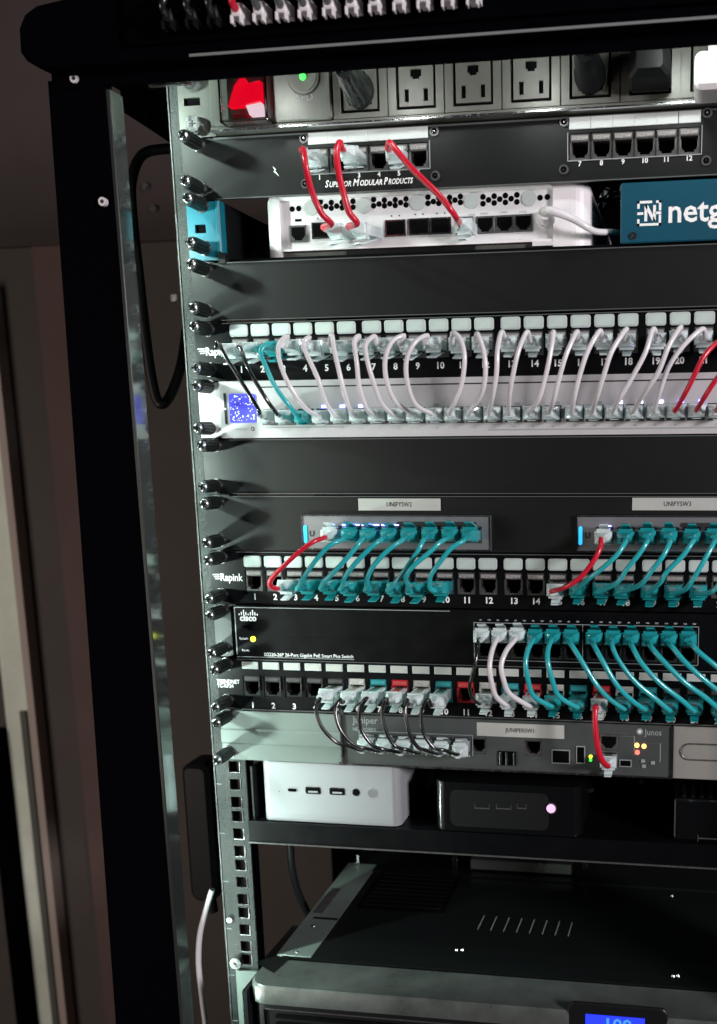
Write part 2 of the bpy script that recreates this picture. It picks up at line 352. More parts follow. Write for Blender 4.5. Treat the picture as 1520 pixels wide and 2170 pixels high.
def surf_port():
    b = MB(); b.box(-6.9, 6.9, -1.2, 0, -6.2, 6.2, GRYJ, .3); y = -1.35
    pts = [(-5.6, 4.8), (5.6, 4.8), (5.6, -1.6), (4.4, -1.6), (4.4, -3.2), (3, -3.2), (3, -4.8), (-3, -4.8), (-3, -3.2), (-4.4, -3.2), (-4.4, -1.6), (-5.6, -1.6)]
    b.add([(x, y, z) for x, z in pts], [tuple(range(11, -1, -1))], VOID)
    for q in (-5.9, 5.6): b.box(q, q+.3, -1.5, -1.2, -1, 4, CONTACT)
    return b.mesh('port')
P_SURF = surf_port()
def knob_mesh():
    b = MB(); n = 28
    def ring(y, r, knurl=0.0): return [((r-(knurl if i % 2 else 0))*math.cos(2*math.pi*i/n), y, (r-(knurl if i % 2 else 0))*math.sin(2*math.pi*i/n)) for i in range(n)]
    b.loft([ring(-0.8, 4.3), ring(-3, 4.4), ring(-3.6, 5.2), ring(-5, 5.3, 0.55), ring(-19.5, 5.1, 0.55), ring(-21.5, 4.6)], KNOB, smooth=False)
    b.loft([ring(0, 5.6), ring(-0.9, 5.6)][::-1], STEEL, smooth=False)
    m = MB(); m.loft([ring(-21.3, 3.6), ring(-23.6, 3.9), ring(-24.6, 3.4), ring(-25, 2.5)][::-1], STEEL, smooth=True)
    c = MB(); c.box(-2.9, 2.9, -25.2, -25.0, -0.6, 0.6, VOID); c.box(-0.6, 0.6, -25.25, -25.0, -2.9, 2.9, VOID)
    return b.mesh('thumb_screw'), m.mesh('screw_tip'), c.mesh('cross_slot')
KN, KT, KC = knob_mesh()
def knob(px, py, parent, w=None):
    p = w or at(px, py, -25); p = Vector((p[0], 0, p[2]))
    o = inst('thumb_screw', KN, parent, p)
    t = inst('screw_tip', KT, o, p); c = inst('cross_slot', KC, o, p); c.rotation_euler = (0, random.choice((0, .3, .7, .75)), 0)
HEADS = {0: ((386,285),(390,382)), 1: ((395,419),(401,513)), 2: ((403,559),(407,651)), 3: ((409,691),(414,779)), 4: ((414,817),(417,907)),
         5: ((425,944),(428,1032)), 6: ((431,1068),(436,1151)), 7: ((439,1188),(441,1270)), 8: ((442,1305),(446,1385)), 9: ((452,1421),(454,1500)), 10: ((456,1533),(458,1612))}
def knobs(k, parent, right=True):
    for a in HEADS[k]: knob(*a, parent)
    if right:
        for z in (-k*U-6.4, -k*U-38.1): knob(0, 0, parent, (474.5, 0, z))

# plugs and cables ---------------------------------------------------------
def ring4(y, w, z0, z1, c):                    # octagonal section
    return [(-w+c, y, z0), (w-c, y, z0), (w, y, z0+c), (w, y, z1-c), (w-c, y, z1), (-w+c, y, z1), (-w, y, z1-c), (-w, y, z0+c)]
def plug_meshes(m, L=30.0, lat=1.0):
    b = MB()
    b.loft([ring4(-L, 2.6, -2.6, 2.6, 1.2), ring4(-L*0.80, 3.6, -3.4, 3.4, 1.4), ring4(-L*0.66, 5.9, -4.2, 4.2, 1.0), ring4(-L*0.40, 6.1, -4.3, 4.3, 0.6), ring4(-L*0.38, 5.7, -3.9, 3.9, 0.3), ring4(6, 5.7, -3.9, 3.9, 0.3)], m, smooth=False)
    b.box(-6.5, 6.5, -L*0.58, -L*0.50, -4.8, 4.8, m, 0.4)
    for i in range(4): b.box(-3+1.6*i, -2.2+1.6*i, -L*0.36, 4, 3.9, 4.15, CONTACT)
    l = MB(); q = L*0.62
    l.add([(-4.0,1,-4.2),(4.0,1,-4.2),(4.0,1,-5.4),(-4.0,1,-5.4),(-3.0,-q,-9.6),(3.0,-q,-9.6),(3.0,-q,-11.0),(-3.0,-q,-11.0),(-2.6,-q-3,-9.8),(2.6,-q-3,-9.8),(2.6,-q-3,-10.8),(-2.6,-q-3,-10.8)],
          [(0,1,5,4),(3,7,6,2),(0,4,7,3),(1,2,6,5),(4,5,9,8),(7,11,10,6),(4,8,11,7),(5,6,10,9),(8,9,10,11)], m)
    l.box(-5.2, 5.2, -L*0.55, -L*0.40, -6.6, -4.4, m, 0.3)
    if lat != 1: l.v = [(x, y, -4.2+(z+4.2)*lat) for x, y, z in l.v]
    return b.mesh('plug'), l.mesh('latch')
PL = {('clear', 30): plug_meshes(CLEAR, 30), ('teal', 30): plug_meshes(TEALP, 30), ('clear', 23): plug_meshes(CLEAR, 23), ('teal', 23): plug_meshes(TEALP, 23),
      ('clear', 18): plug_meshes(CLEAR, 18), ('teal', 18): plug_meshes(TEALP, 18), ('clear', 17): plug_meshes(CLEAR, 17, .3), ('teal', 17): plug_meshes(TEALP, 17, .3)}
def plug(parent, kind, L, w, up=False, yaw=0.0):
    bm_, lm_ = PL[(kind, L)]
    w = Vector(w); o = inst('plug', bm_, parent, w); l = inst('latch', lm_, o, w)
    o.rotation_euler = (random.uniform(-.06, .06), math.pi if up else 0, yaw+random.uniform(-.05, .05))
    return w + Vector((-math.sin(-yaw)*-L if yaw else 0, -L, 0)) if False else w + Vector((math.sin(yaw)*L, -math.cos(yaw)*L, 0))
def smooth_path(P, n=5):
    out = []; P = [Vector(p) for p in P]
    Q = [P[0]*2-P[1]] + P + [P[-1]*2-P[-2]]
    for i in range(1, len(Q)-2):
        a, b_, c, d = Q[i-1:i+3]
        for k in range(n):
            t = k/n; out.append(0.5*((2*b_)+(c-a)*t+(2*a-5*b_+4*c-d)*t*t+(3*b_-a-3*c+d)*t**3))
    out.append(P[-1]); return out
def cable(label, mids, cordm, r, A=None, B=None, group=None, bulge=16, name='patch_cable', ybase=-32):
    """A, B = (kind, length, port position, latch up, yaw) or None"""
    pts2 = [at(p[0], p[1], ybase) for p in mids]
    base = Vector(A[2]) if A else pts2[0]
    root = thing(name, label, 'cable', base, group)
    n = len(mids); P = []; wob = random.uniform(0.7, 1.5)
    ta = plug(root, *A[:3], *(A[3:])) if A else None
    tb = plug(root, *B[:3], *(B[3:])) if B else None
    for i, p in enumerate(mids):
        t = (i+1)/(n+1); y = ybase - bulge*wob*math.sin(math.pi*t); P.append(at(p[0]+random.uniform(-1.3, 1.3), p[1], y))
    if ta is not None: P = [ta+Vector((0, 3, 0)), ta+Vector((0, -3.5, -0.6))] + P
    if tb is not None: P = P + [tb+Vector((0, -3.0, 0.8)), tb+Vector((0, 3, 0))]
    b = MB(); b.tube(smooth_path(P), r, cordm, 8); part('cord', b, root)
    return root

# ------------------------------------------------------------------ row 0 up: power strip
ps = thing('power_strip', 'grey rack power strip with outlets and lit red rocker switch under the lid', 'power strip', (240, 0, 22))
b = MB()
sl = at(411, 216, 0); s2 = at(408, 262, 0); 
b.plate(-0.5, 28, 0.8, 44, 0, 2, [(sl.x-8, sl.x+5)], sl.z-2.6+0, sl.z+3.0, STRIP); part('mounting_ear', b, ps)
b = MB(); b.box(sl.x-9, sl.x+6, 2.05, 2.3, sl.z-4, sl.z+4, VOID); part('slot_hole', b, ps)
for (px, py) in ((408, 262), (402, 172)):
    p = at(px, py, -5); b = MB(); b.cyl(p.x, -5.5, 0, p.z, 5.8, STEEL, 18, 6.4); b.box(p.x-2.6, p.x+2.6, -5.8, -5.5, p.z-.5, p.z+.5, BINK); b.box(p.x-.5, p.x+.5, -5.85, -5.5, p.z-2.6, p.z+2.6, BINK); part('mounting_screw', b, ps)
YP = -10
xs = [at(x, 220, YP).x for x in (440, 580, 707)]
ox = [123.4+41.5*i for i in range(9)]
zc = 22.5
b = MB(); b.box(28.5, 455, YP+4, 60, 1.2, 44, STRIP); b.box(28.5, 455, YP+0.5, YP+4, 1.2, 4.0, STRIP); part('body', b, ps)
b = MB(); b.rrect(29.5, xs[1]-1, 4.4, 42, YP, YP+2, 1.5, STRIP, bev=0.6); part('switch_module', b, ps)
# rocker with clear cover
p0, p1 = at(478, 165, YP-8), at(575, 262, YP-8)
x0, x1, z0, z1 = at(470, 200, YP-6).x, at(572, 200, YP-6).x, at(520, 262, YP-6).z, 40
cov = MB()
for a in ((x0, x1, z0, z0+1.6), (x0, x1, z1-1.6, z1), (x0, x0+1.8, z0+1.6, z1-1.6), (x1-1.8, x1, z0+1.6, z1-1.6)): cov.box(a[0], a[1], YP-12, YP, a[2], a[3], COVER, 0.5)
cov.rrect(x0+1.8, x1-1.8, z0+1.6, z1-1.6, YP-12, YP-11, 1, COVER)
part('clear_cover', cov, ps)
b = MB()
rx0, rx1 = x0+7, x1-6
rp = [at(x, y, YP-6) for x, y in ((484, 226), (497, 182), (511, 158), (524, 176), (549, 169), (552, 214), (520, 222))]
b.loft([[(v.x, YP-6-(1.5 if v.z < 30 else 0), v.z) for v in rp], [(v.x, YP, v.z) for v in rp]], REDL, smooth=False)
part('red_rocker', b, ps)
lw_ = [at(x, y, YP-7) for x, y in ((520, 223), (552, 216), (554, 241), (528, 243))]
b = MB(); b.loft([[(v.x, YP-7, v.z) for v in lw_], [(v.x, YP-1, v.z) for v in lw_]], led('painted_glint', (1.0, 0.72, 0.82), 0.9), smooth=False); part('painted_glint', b, ps)  # glowing patch paints the pinkish glint low on the rocker
b = MB(); b.box(rx0-1, rx0+13, YP-2.6, YP-0.2, z0+3.0, z0+8, RED); b.text('RESET', rx0+6, z0+5.6, 3.2, YP-2.8, BINK); part('reset_tab', b, ps)
# surge module
b = MB(); b.rrect(xs[1]+0.8, xs[2]-1, 4.4, 42, YP-2, YP+2, 2.5, STRIP, bev=1.0)
g = at(642, 161, YP-4)
b.cyl(g.x, YP-3.5, YP-2, g.z, 11.5, STRIP, 28, 12.5); b.cyl(g.x, YP-3.9, YP-3.5, g.z, 10, OUTL, 24)
b.text('SPD', g.x, at(642, 207, YP-2).z, 7.5, YP-2.15, GREYINK, 0.1); b.text('15A', at(615, 242, YP-2).x, at(615, 242, YP-2).z, 4, YP-2.15, GREYINK)
sp = part('surge_module', b, ps)
b = MB(); b.cyl(g.x, YP-4.8, YP-3.9, g.z-0.5, 2.4, GRN, 12); part('indicator_light', b, sp)
def outlet_meshes():
    f = MB(); f.plate(-20.3, 20.3, -18, 19.5, 0, 2.0, [(-14.5, 14.5)], -14.5, 16.5, STRIP)
    g_ = MB()
    g_.plate(-14.3, 14.3, -14.3, 16.3, 0.9, 3.0, [(-8.2, -4.6), (4.6, 8.2)], -10.5, -1.5, OUTL) if False else None
    # face: built round three real slots
    X = [-12.6, -8.6, -5.4, -4.2, 4.2, 5.4, 8.6, 12.6]
    y0, y1 = 0.8, 2.5
    zb_, s0, s1, g0, g1, zt_ = -12.2, -9.2, -0.8, 3.6, 12.2, 15.0
    g_.box(-12.6, 12.6, y0, y1, zb_, s0, OUTL)
    g_.box(-12.6, -8.6, y0, y1, s0, s1, OUTL); g_.box(-5.4, 5.4, y0, y1, s0, s1, OUTL); g_.box(8.6, 12.6, y0, y1, s0, s1, OUTL)
    g_.box(-12.6, 12.6, y0, y1, s1, g0+2, OUTL)
    g_.box(-12.6, -4.0, y0, y1, g0+2, g1, OUTL); g_.box(4.0, 12.6, y0, y1, g0+2, g1, OUTL)
    g_.box(-4.0, -2.6, y0, y1, g0+2, g0+3.6, OUTL); g_.box(2.6, 4.0, y0, y1, g0+2, g0+3.6, OUTL)
    g_.box(-12.6, 12.6, y0, y1, g1, zt_, OUTL)
    v = MB(); v.box(-14.4, 14.4, 2.6, 3.2, -14.4, 16.4, VOID)
    return f.mesh('outlet'), g_.mesh('socket_face'), v.mesh('socket_back')
OF, OG, OV = outlet_meshes()
OUT = []
for i in range(8):
    cx = ox[i]+20.75; cz_ = at(887+(i-1)*120, 183-6.5*(i-1), YP).z if 1 <= i <= 3 else 24.0
    cz_ = 22.4
    w_ = (cx, YP, cz_)
    o = inst('outlet', OF, ps, w_); inst('socket_face', OG, o, w_); inst('socket_back', OV, o, w_); OUT.append(Vector(w_))
b = MB(); b.box(28.5, 455, YP-0.8, YP+2, 0.9, 2.2, STEEL); part('bottom_lip', b, ps)
# power plugs
def round_plug(i, label, m, cordm, dirx, dz=1, r=10):
    o = OUT[i]; t = thing('power_plug', label, 'power plug', o, 'power plugs in the power strip')
    b = MB(); n = 18
    def rg(y, rx, rz, dx=0, dz_=0): return [(o.x+dx+rx*math.cos(2*math.pi*k/n), y, o.z+dz_+rz*math.sin(2*math.pi*k/n)) for k in range(n)]
    b.loft([rg(YP+0.5, 11, 12.5), rg(YP-6, 11, 12.5), rg(YP-8, 9.6, 11, 0, .5), rg(YP-24, 8.8, 9.5, 0, 2), rg(YP-34, 6.5, 6.5, 0, 4)][::-1], m)
    part('plug_body', b, t)
    b = MB(); b.tube(smooth_path([(o.x, YP-30, o.z+3), (o.x+1, YP-40, o.z+9), (o.x+dirx, YP-34, o.z+34), (o.x+dirx*1.2, YP-20, o.z+60)]), 3.6, cordm, 10); part('cord', b, t)
round_plug(0, 'dark clear-ended round plug in the first outlet beside the surge light', mat('smoked_plug', (0.010, 0.013, 0.013), 0.2, coat=0.6, mott=0.3, mscale=150), BCORD, -3)
round_plug(4, 'small dark grey plug right of the three empty outlets', RUB, BCORD, -2)
o = OUT[5]; t = thing('power_plug', 'wide matt black wedge-shaped plug between the small dark plug and the white one', 'power plug', o, 'power plugs in the power strip')
b = MB(); W_ = lambda y, w_, z0, z1: [(o.x-w_+2, y, z0), (o.x+w_-2, y, z0), (o.x+w_, y, z0+2), (o.x+w_-1, y, z1-2), (o.x+w_-4, y, z1), (o.x-w_+4, y, z1), (o.x-w_+1, y, z1-2), (o.x-w_, y, z0+2)]
b.loft([W_(YP-26, 9, o.z-6, o.z+12), W_(YP-20, 14, o.z-10, o.z+14), W_(YP-6, 14.5, o.z-14, o.z+15), W_(YP+0.5, 12, o.z-12, o.z+14)], RUB, smooth=False); part('plug_body', b, t)
b = MB()
for dx in (-7, 7): b.tube([(o.x+dx-3, YP-16, o.z+13), (o.x+dx-3, YP-17, o.z+22), (o.x+dx-4, YP-10, o.z+45)], 1.3, STEEL, 6)
part('wire_clip', b, t)
o = OUT[6]; t = thing('power_plug', 'bulky white adapter plug at the right end of the power strip', 'power plug', o, 'power plugs in the power strip')
xw = at(1472, 150, YP-28).x; zw0 = at(1480, 190, YP-28).z; zw1 = at(1500, 85, YP-28).z
b = MB(); b.rrect(xw, xw+44, zw0, zw1-6, YP-30, YP+0.5, 5, WHITE, bev=3); b.rrect(xw+9, xw+40, zw1-14, zw1+14, YP-24, YP-2, 5, WHITE, bev=3); part('plug_body', b, t)
b = MB()
for i in range(3): b.box(xw+12, xw+38, YP-30.5, YP-29.9, zw0+18+5*i, zw0+19+5*i, WHITE2)
part('grip_rib', b, t)

# ------------------------------------------------------------------ row 0: 12 port panel with stapled port blocks
r0p = thing('patch_bay', 'dark panel with two six-port blocks under the power strip, three red cables in it', 'patch panel', (241, 0, ZB(0)))
SX = [at(x, 335, 0).x for x in (676, 718, 760, 802.5, 845, 887)]
SX2 = [at(x, 300, 0).x for x in (1229, 1275, 1321, 1367, 1413, 1461)]
zS = at(887, 325, 0).z; zS2 = at(1321, 310, 0).z; zS = zS2 = (zS+zS2)/2
allh = [(x-7.4, x+7.4) for x in SX+SX2]
b = MB(); b.plate(0, 482.6, ZB(0), ZT(0), 0, 2, allh, zS-8.9, zS+8.9, PANEL)
b.box(26, 456, -0.6, 0, ZT(0)-1.2, ZT(0), FOLD); b.box(26, 456, -0.6, 0, ZB(0), ZB(0)+.8, FOLD); part('face_plate', b, r0p)
for x in SX+SX2: inst('port', P_GREY, r0p, (x, 0, zS))
b = MB()
for blk in (SX, SX2):
    b = MB(); xa, xb_ = blk[0]-8.3, blk[-1]+8.3
    b.box(xa-.6, xa, -0.8, 0, zS-9.5, zS+9.5, GREYINK); b.box(xb_, xb_+.6, -0.8, 0, zS-9.5, zS+9.5, GREYINK); b.box(xa, xb_, -0.8, 0, zS-9.7, zS-9.1, GREYINK)
    part('block_frame', b, r0p)
zl = (at(780, 289, 0).z+at(1343, 253, 0).z)/2
for blk in (SX, SX2):
    for x in blk:
        b = MB(); b.box(x-7.6, x+7.6, -0.9, 0, zl-4.0, zl+4.0, CARD, 0.3); part('label_window', b, r0p)
for px, py in ((645, 294), (921, 279), (648, 390), (923, 373), (1196, 259), (1499, 240), (1195, 360), (1497, 341)):
    p = at(px, py, 0); b = MB(); b.cyl(p.x, -1.4, 0, p.z, 3.3, GRYJ, 14, 3.6); b.cyl(p.x, -1.7, -1.4, p.z, 2.1, BLK, 12); b.cyl(p.x, -1.9, -1.7, p.z, 0.9, STEEL, 8); part('rivet', b, r0p)
b = MB(); zn = (at(676, 378, 0).z+at(1343, 340, 0).z)/2
for i, x in enumerate(SX+SX2): b = MB(); b.text(str(i+1), x, zn, 4.8, -0.15, INK, 0.12); part('number', b, r0p)
b = MB()
p = at(784, 386, 0)
xx = at(689, 391, 0).x; z_ = p.z
for wd, xa, xc, xe_ in (('SUPERIOR', 689, 697.5, 744.5), ('MODULAR', 748, 762.5, 810.5), ('PRODUCTS', 814, 822.5, 876)):
    b.text(wd[0], 0, z_, 6.8, -.15, INK, .16, .3, fit=(at(xa,386,0).x, at(xc,386,0).x)); b.text(wd[1:], 0, z_-.5, 5.4, -.15, INK, .14, .3, fit=(at(xc+.8,386,0).x, at(xe_,386,0).x))
part('lettering', b, r0p)
b = MB(); p = at(584, 364, 0); b.add([(p.x-2, -0.2, p.z+4), (p.x+0.8, -0.2, p.z+1.5), (p.x-.2, -0.2, p.z+.8), (p.x+3, -0.2, p.z-3.6), (p.x-1.5, -0.2, p.z+.2), (p.x-0.3, -0.2, p.z+1)], [(5,4,3,2,1,0)], INK); part('paint_chip', b, r0p)
knobs(0, r0p)

# ------------------------------------------------------------------ row 1: shelf with white firewall and petrol front device
sh = thing('shelf_bracket', 'turquoise rack ear with a slot hole at the left of the white appliance', 'bracket', (12, 0, -88))
bl0 = at(402, 421, 0); bx1 = at(467, 470, -2).x
sl = at(425, 485, 0)
b = MB(); b.plate(0.3, bx1-3.5, ZB(1)+1, ZT(1), 0, 2, [(sl.x-4.5, sl.x+4.5)], sl.z-3.2, sl.z+3.2, BLUEB); b.box(sl.x-5, sl.x+5, 2.1, 2.3, sl.z-4, sl.z+4, VOID); part('ear_plate', b, sh)
b = MB(); b.box(bx1-3.4, bx1, -3, 2, ZB(1)+6, ZT(1), BLUEB, 1.0); b.box(bx1-2, bx1, 2, 7, ZB(1)+6, ZT(1), BLUEB); b.box(bx1-2, bx1, 7, 160, ZB(1)+3, ZT(1), DARK); part('side_flange', b, sh)
b = MB(); b.box(bx1-3.5, bx1+2, -2, 2, ZB(1)-2, ZB(1)+6, RUB); part('rubber_clip', b, sh)
knobs(1, sh, False)
b = MB(); b.box(bx1+1, 440, 6, 330, ZB(1)+0.5, ZB(1)+2.2, PANEL2); o = part('shelf_tray', b, None); tag(o, 'dark tray carrying the white appliance, seen as a strip behind the blank panel edge', 'shelf tray')
# folded dark strap in the gap left of the white box
b = MB(); gp = [at(*p, 60) for p in ((470, 455), (515, 462), (560, 505))]
b.loft([[(v.x, 60, v.z), (v.x, 60, v.z-16)] for v in gp], PANEL, caps=(False, False), smooth=False, closed=False); b.loft([[(v.x, 60.5, v.z-16), (v.x, 60.5, v.z)] for v in gp], PANEL, caps=(False, False), smooth=False, closed=False)
o = part('folded_strap', b, None); tag(o, 'dark folded sheet behind the turquoise ear in the dark gap', 'strap')

YF = 8
fx0, fx1 = at(557, 470, YF).x, at(1255, 470, YF+12).x; fz1 = at(700, 403, YF).z+0.5; fz0 = ZB(1)+2.6
fw = thing('firewall_appliance', 'white rounded network appliance with round vent holes and two clear plugs', 'network appliance', ((fx0+fx1)/2, YF, fz0))
rx0, rx1 = at(592, 470, YF).x, at(1172, 470, YF).x; rz1 = at(880, 412, YF+2).z
rz0 = at(1172, 505, YF).z
def bowl(x0, x1, y0, z0, z1, m, b, n=6, R=16, rz=7, depth=230):
    # box with big vertical corner radii in plan and small top radius
    prof = []
    for k in range(n+1):
        a = math.radians(90*k/n); prof.append((x0+R-R*math.cos(a), y0+R-R*math.sin(a)))
    prof = [(x0, y0+depth)] + prof
    pr = [(x0+x1-x, y) for x, y in reversed(prof)]
    out = prof+pr; cx, cy = (x0+x1)/2, y0+depth/2
    rings = []
    for zz_, ins in ((z0, 0), (z1-rz, 0), (z1-rz*0.5, rz*0.13), (z1-rz*0.13, rz*0.5), (z1, rz)):
        rings.append([(x+(ins if x < cx else -ins), y+(ins if y < cy else -ins), zz_) for x, y in out])
    b.loft(rings, m)
b = MB()
# shell: left cheek, right cheek, top and bottom rim
def cheek(x0, x1, b, outer):
    R = 14; n = 7; pts = []
    if outer < 0:
        for k in range(n+1):
            a = math.radians(90*k/n); pts.append((x0+R-R*math.cos(a), YF+R-R*math.sin(a)))
        pl_ = [(x0, YF+220)]+pts+[(x1, YF), (x1, YF+220)]
    else:
        for k in range(n+1):
            a = math.radians(90-90*k/n); pts.append((x1-R+R*math.cos(a), YF+R-R*math.sin(a)))
        pl_ = [(x0, YF+220), (x0, YF)]+pts+[(x1, YF+220)]
    rings = []
    for zz_, ins in ((fz0, 0), (fz1-9, 0), (fz1-5, 1.0), (fz1-2, 3.4), (fz1, 8)):
        rings.append([((max(x, x0+ins) if outer < 0 else min(x, x1-ins)), y+(ins*0.5 if y < YF+100 else 0), zz_) for x, y in pl_])
    b.loft(rings, WHITE, smooth=False)
cheek(fx0, rx0, b, -1); cheek(rx1, fx1, b, 1)
b.box(rx0, rx1, YF, YF+220, rz1, fz1, WHITE, 1.5); part('shell', b, fw)
YR = YF+4
b = MB(); b.box(rx0, rx1, YR, YR+3, rz0, rz1, WHITE2); b.box(rx0, rx1, YF+1, YR, rz0-1.6, rz0, WHITE)
part('recessed_face', b, fw)
b = MB(); b.box(rx0, rx1, YR+1, YR+6, fz0, rz0-2, STRIP); xa = at(735, 540, YR).x; b.box(xa, xa+100, YR-0.5, YR+1, fz0, fz0+3.5, DARK); b.box(at(1130,520,YR).x, rx1, YF, YR+3, fz0+1, rz0-1.8, WHITE2); part('lower_strip', b, fw)
# vent holes
def fcrop(cx, cy): return (380+cx/2.6207, 360+cy/2.6207)
hol = [fcrop(628,218), fcrop(664,215)]
for gx in (785, 1080, 1382):
    for dx, dy in ((0,-5),(30,20),(60,-1),(60,30),(90,18),(120,-3),(120,28),(150,12),(180,-8),(180,25),(0,30)):
        hol.append(fcrop(gx+dx, 183+dy-(gx-785)*0.045))
for gx in (940+220/2.62,):
    for dx, dy in ((0,150),(0,188),(31,167),(62,146),(62,184),(93,163),(124,143),(124,181),(156,160),(188,139),(188,178)):
        hol.append((gx+dx/2.62, 360+dy/2.62))
hol += [(940+537/2.62, 360+155/2.62), (940+577/2.62, 360+151/2.62)]
HM = MB(); HM.cyl(0, -0.25, 0.1, 0, 2.1, VOID, 10); HM = HM.mesh('vent_hole')
RM = MB(); RM.cyl(0, -0.5, 0.1, 0, 2.35, WHITE2, 12); RM = RM.mesh('vent_rim')
for px, py in hol:
    p = at(px, py, YR); o = inst('vent_hole', HM, fw, (p.x, YR, p.z))
DM = MB(); DM.cyl(0, -1.3, 0, 0, 5.4, PAPER, 20, 5.8); DM = DM.mesh('round_bumper')
for px, py in (fcrop(735,212), fcrop(1025,200), fcrop(1325,182), (940+158/2.62, 360+172/2.62), (940+478/2.62, 360+158/2.62)):
    p = at(px, py, YR); inst('round_bumper', DM, fw, (p.x, YR, p.z))
pw = [at(665/2.62+380, 496, YR)] + [at(x, y, YR) for x, y in ((1029, 477), (1070, 475), (1110, 473), (985, 478))]
for p in pw: inst('port', P_SURF, fw, (p.x, YR, p.z))
b = MB(); b.box(pw[0].x-2.6, pw[0].x+2.6, YR-.3, YR, at(633,467,YR).z-.9, at(633,467,YR).z+.9, VOID); part('micro_slot', b, fw)
for x, y in ((683, 489), (839, 484), (889, 481), (935, 479)):
    p = at(x, y, YR); b = MB(); b.box(p.x-8, p.x+8, YR-1.2, YR, p.z-6, p.z+6, STEEL); b.box(p.x-6.8, p.x+6.8, YR-1.5, YR-1.2, p.z-4.6, p.z+4.8, VOID)
    part('slot_port', b, fw)
    b = MB()
    for s_ in (-3, 3): b.cyl(p.x+s_, YR-.3, YR, p.z+9, 0.6, BINK, 6)
    part('port_light', b, fw)
b = MB()
for x, y, s_ in ((680, 467, 'CONSOLE'), (1026, 453, 'WAN'), (1068, 450, 'LAN1'), (1108, 449, 'LAN2'), (1000, 455, 'LAN3')):
    p = at(x, y, YR); b.text(s_, p.x, p.z, 2.3, YR-.15, GREYINK)
part('lettering', b, fw)
b = MB(); p = at(1152, 458, YF); b.cyl(p.x+1, YR-9, YR, p.z-2, 6.2, WHITE, 20, 7); part('power_jack', b, fw)
knobcable = [at(1160, 446, -14), at(1185, 452, -14), at(1215, 464, -10), at(1245, 482, -6), at(1265, 491, 2), at(1300, 492, 20), at(1330, 494, 60)]
t = thing('power_cable', 'white power lead arching from the right of the white appliance into the gap', 'cable', knobcable[0])
b = MB(); b.tube(smooth_path([at(1152, 456, 0)]+knobcable), lambda t: 3.4-1.1*min(1, t*1.6), WCORD, 10); part('cord', b, t)
b = MB(); b.cyl(knobcable[0].x-2, -12, YR-9, knobcable[0].z-1, 4.6, WHITE, 14, 6.5); part('plug', b, t)
# petrol blue front device
nx0 = at(1315, 450, 0).x
nt = thing('router_appliance', 'petrol blue flat network device with white square logo at the right of the white one', 'network appliance', (nx0+70, 0, ZB(1)+1))
b = MB(); b.rrect(nx0, nx0+150, ZB(1)+1.4, ZT(1)-1, 0, 2.5, 1.5, TEALF, bev=0.8); part('front_panel', b, nt)
b = MB(); b.box(nx0+2, nx0+148, 2.5, 180, ZB(1)+2.5, ZT(1)-2, TEALF); part('body', b, nt)
p = at(1342, 500, 0); b = MB(); b.cyl(p.x, -1.2, 0, p.z, 2.6, STEEL, 12); b.cyl(p.x, -1.4, -1.2, p.z, 1.1, BINK, 6); part('screw', b, nt)
b = MB(); c0, c1 = at(1351, 427, 0), at(1401, 478, 0)
xa, xb_, za, zb_ = c0.x, c1.x, (c1.z+at(1351,479,0).z)/2, (c0.z+at(1401,424,0).z)/2; wv = (xb_-xa); tk = 1.7
y_ = -0.18
for q in ((xa, xa+wv*.62, zb_-tk, zb_), (xa, xa+tk, zb_-wv*.30, zb_), (xa+wv*.78, xb_, zb_-tk, zb_), (xb_-tk, xb_, zb_-wv*.4, zb_), (xb_-tk, xb_, za, za+wv*.42), (xa, xb_, za, za+tk), (xa, xa+tk, za, za+wv*.28),
          (xa, xa+wv*.25, (za+zb_)/2-.9, (za+zb_)/2+.9), (xb_-wv*.25, xb_, (za+zb_)/2-.9, (za+zb_)/2+.9), (xa+wv*.30, xa+wv*.30+tk*1.2, za+wv*.18, zb_-wv*.18), (xb_-wv*.34, xb_-wv*.34+tk*1.2, za+wv*.18, zb_-wv*.18)):
    b.box(q[0], q[1], y_-.1, 0, q[2], q[3], INK)
b.add([(xa+wv*.30, y_-.1, zb_-wv*.18), (xa+wv*.45, y_-.1, zb_-wv*.18), (xb_-wv*.22, y_-.1, za+wv*.18), (xb_-wv*.36, y_-.1, za+wv*.18)], [(3,2,1,0)], INK)
b.text('netgate', at(1414, 450, 0).x, at(1440, 449, 0).z, 22.5, -.2, INK, 0.35, 0, 'LEFT', 0.98); part('lettering', b, nt)
# crumpled foil bag in the gap
b = MB(); p0 = at(1262, 395, 30)
for i in range(40):
    x = p0.x+random.uniform(0, 26); z = p0.z-random.uniform(0, 12); a = [Vector((x+random.uniform(-3, 3), 34+random.uniform(-4, 4), z+random.uniform(-3, 3))) for _ in range(3)]
    b.add(a, [(0, 1, 2)], STEEL if i % 3 else CLEAR)
o = part('foil_scraps', b, None, kind='stuff'); tag(o, 'crumpled shiny film in the gap right of the white appliance', 'plastic film')

# ------------------------------------------------------------------ blanks
def blank(k, label):
    t = thing('blank_panel', label, 'blank panel', (241, 0, ZB(k)))
    b = MB(); b.box(0.3, 482.3, 0, 2, ZB(k)+0.4, ZT(k), PANEL, 0.4); part('face_plate', b, t)
    b = MB(); b.box(24, 458, -1.2, 0, ZT(k)-.8, ZT(k)-.1, FOLD); part('top_fold', b, t)
    b = MB(); b.box(24, 458, -1.2, 0, ZB(k)+.5, ZB(k)+1.1, FOLD); part('bottom_fold', b, t)
    knobs(k, t)
blank(2, 'plain black blanking panel under the white appliance')
blank(5, 'plain black blanking panel under the silver switch')

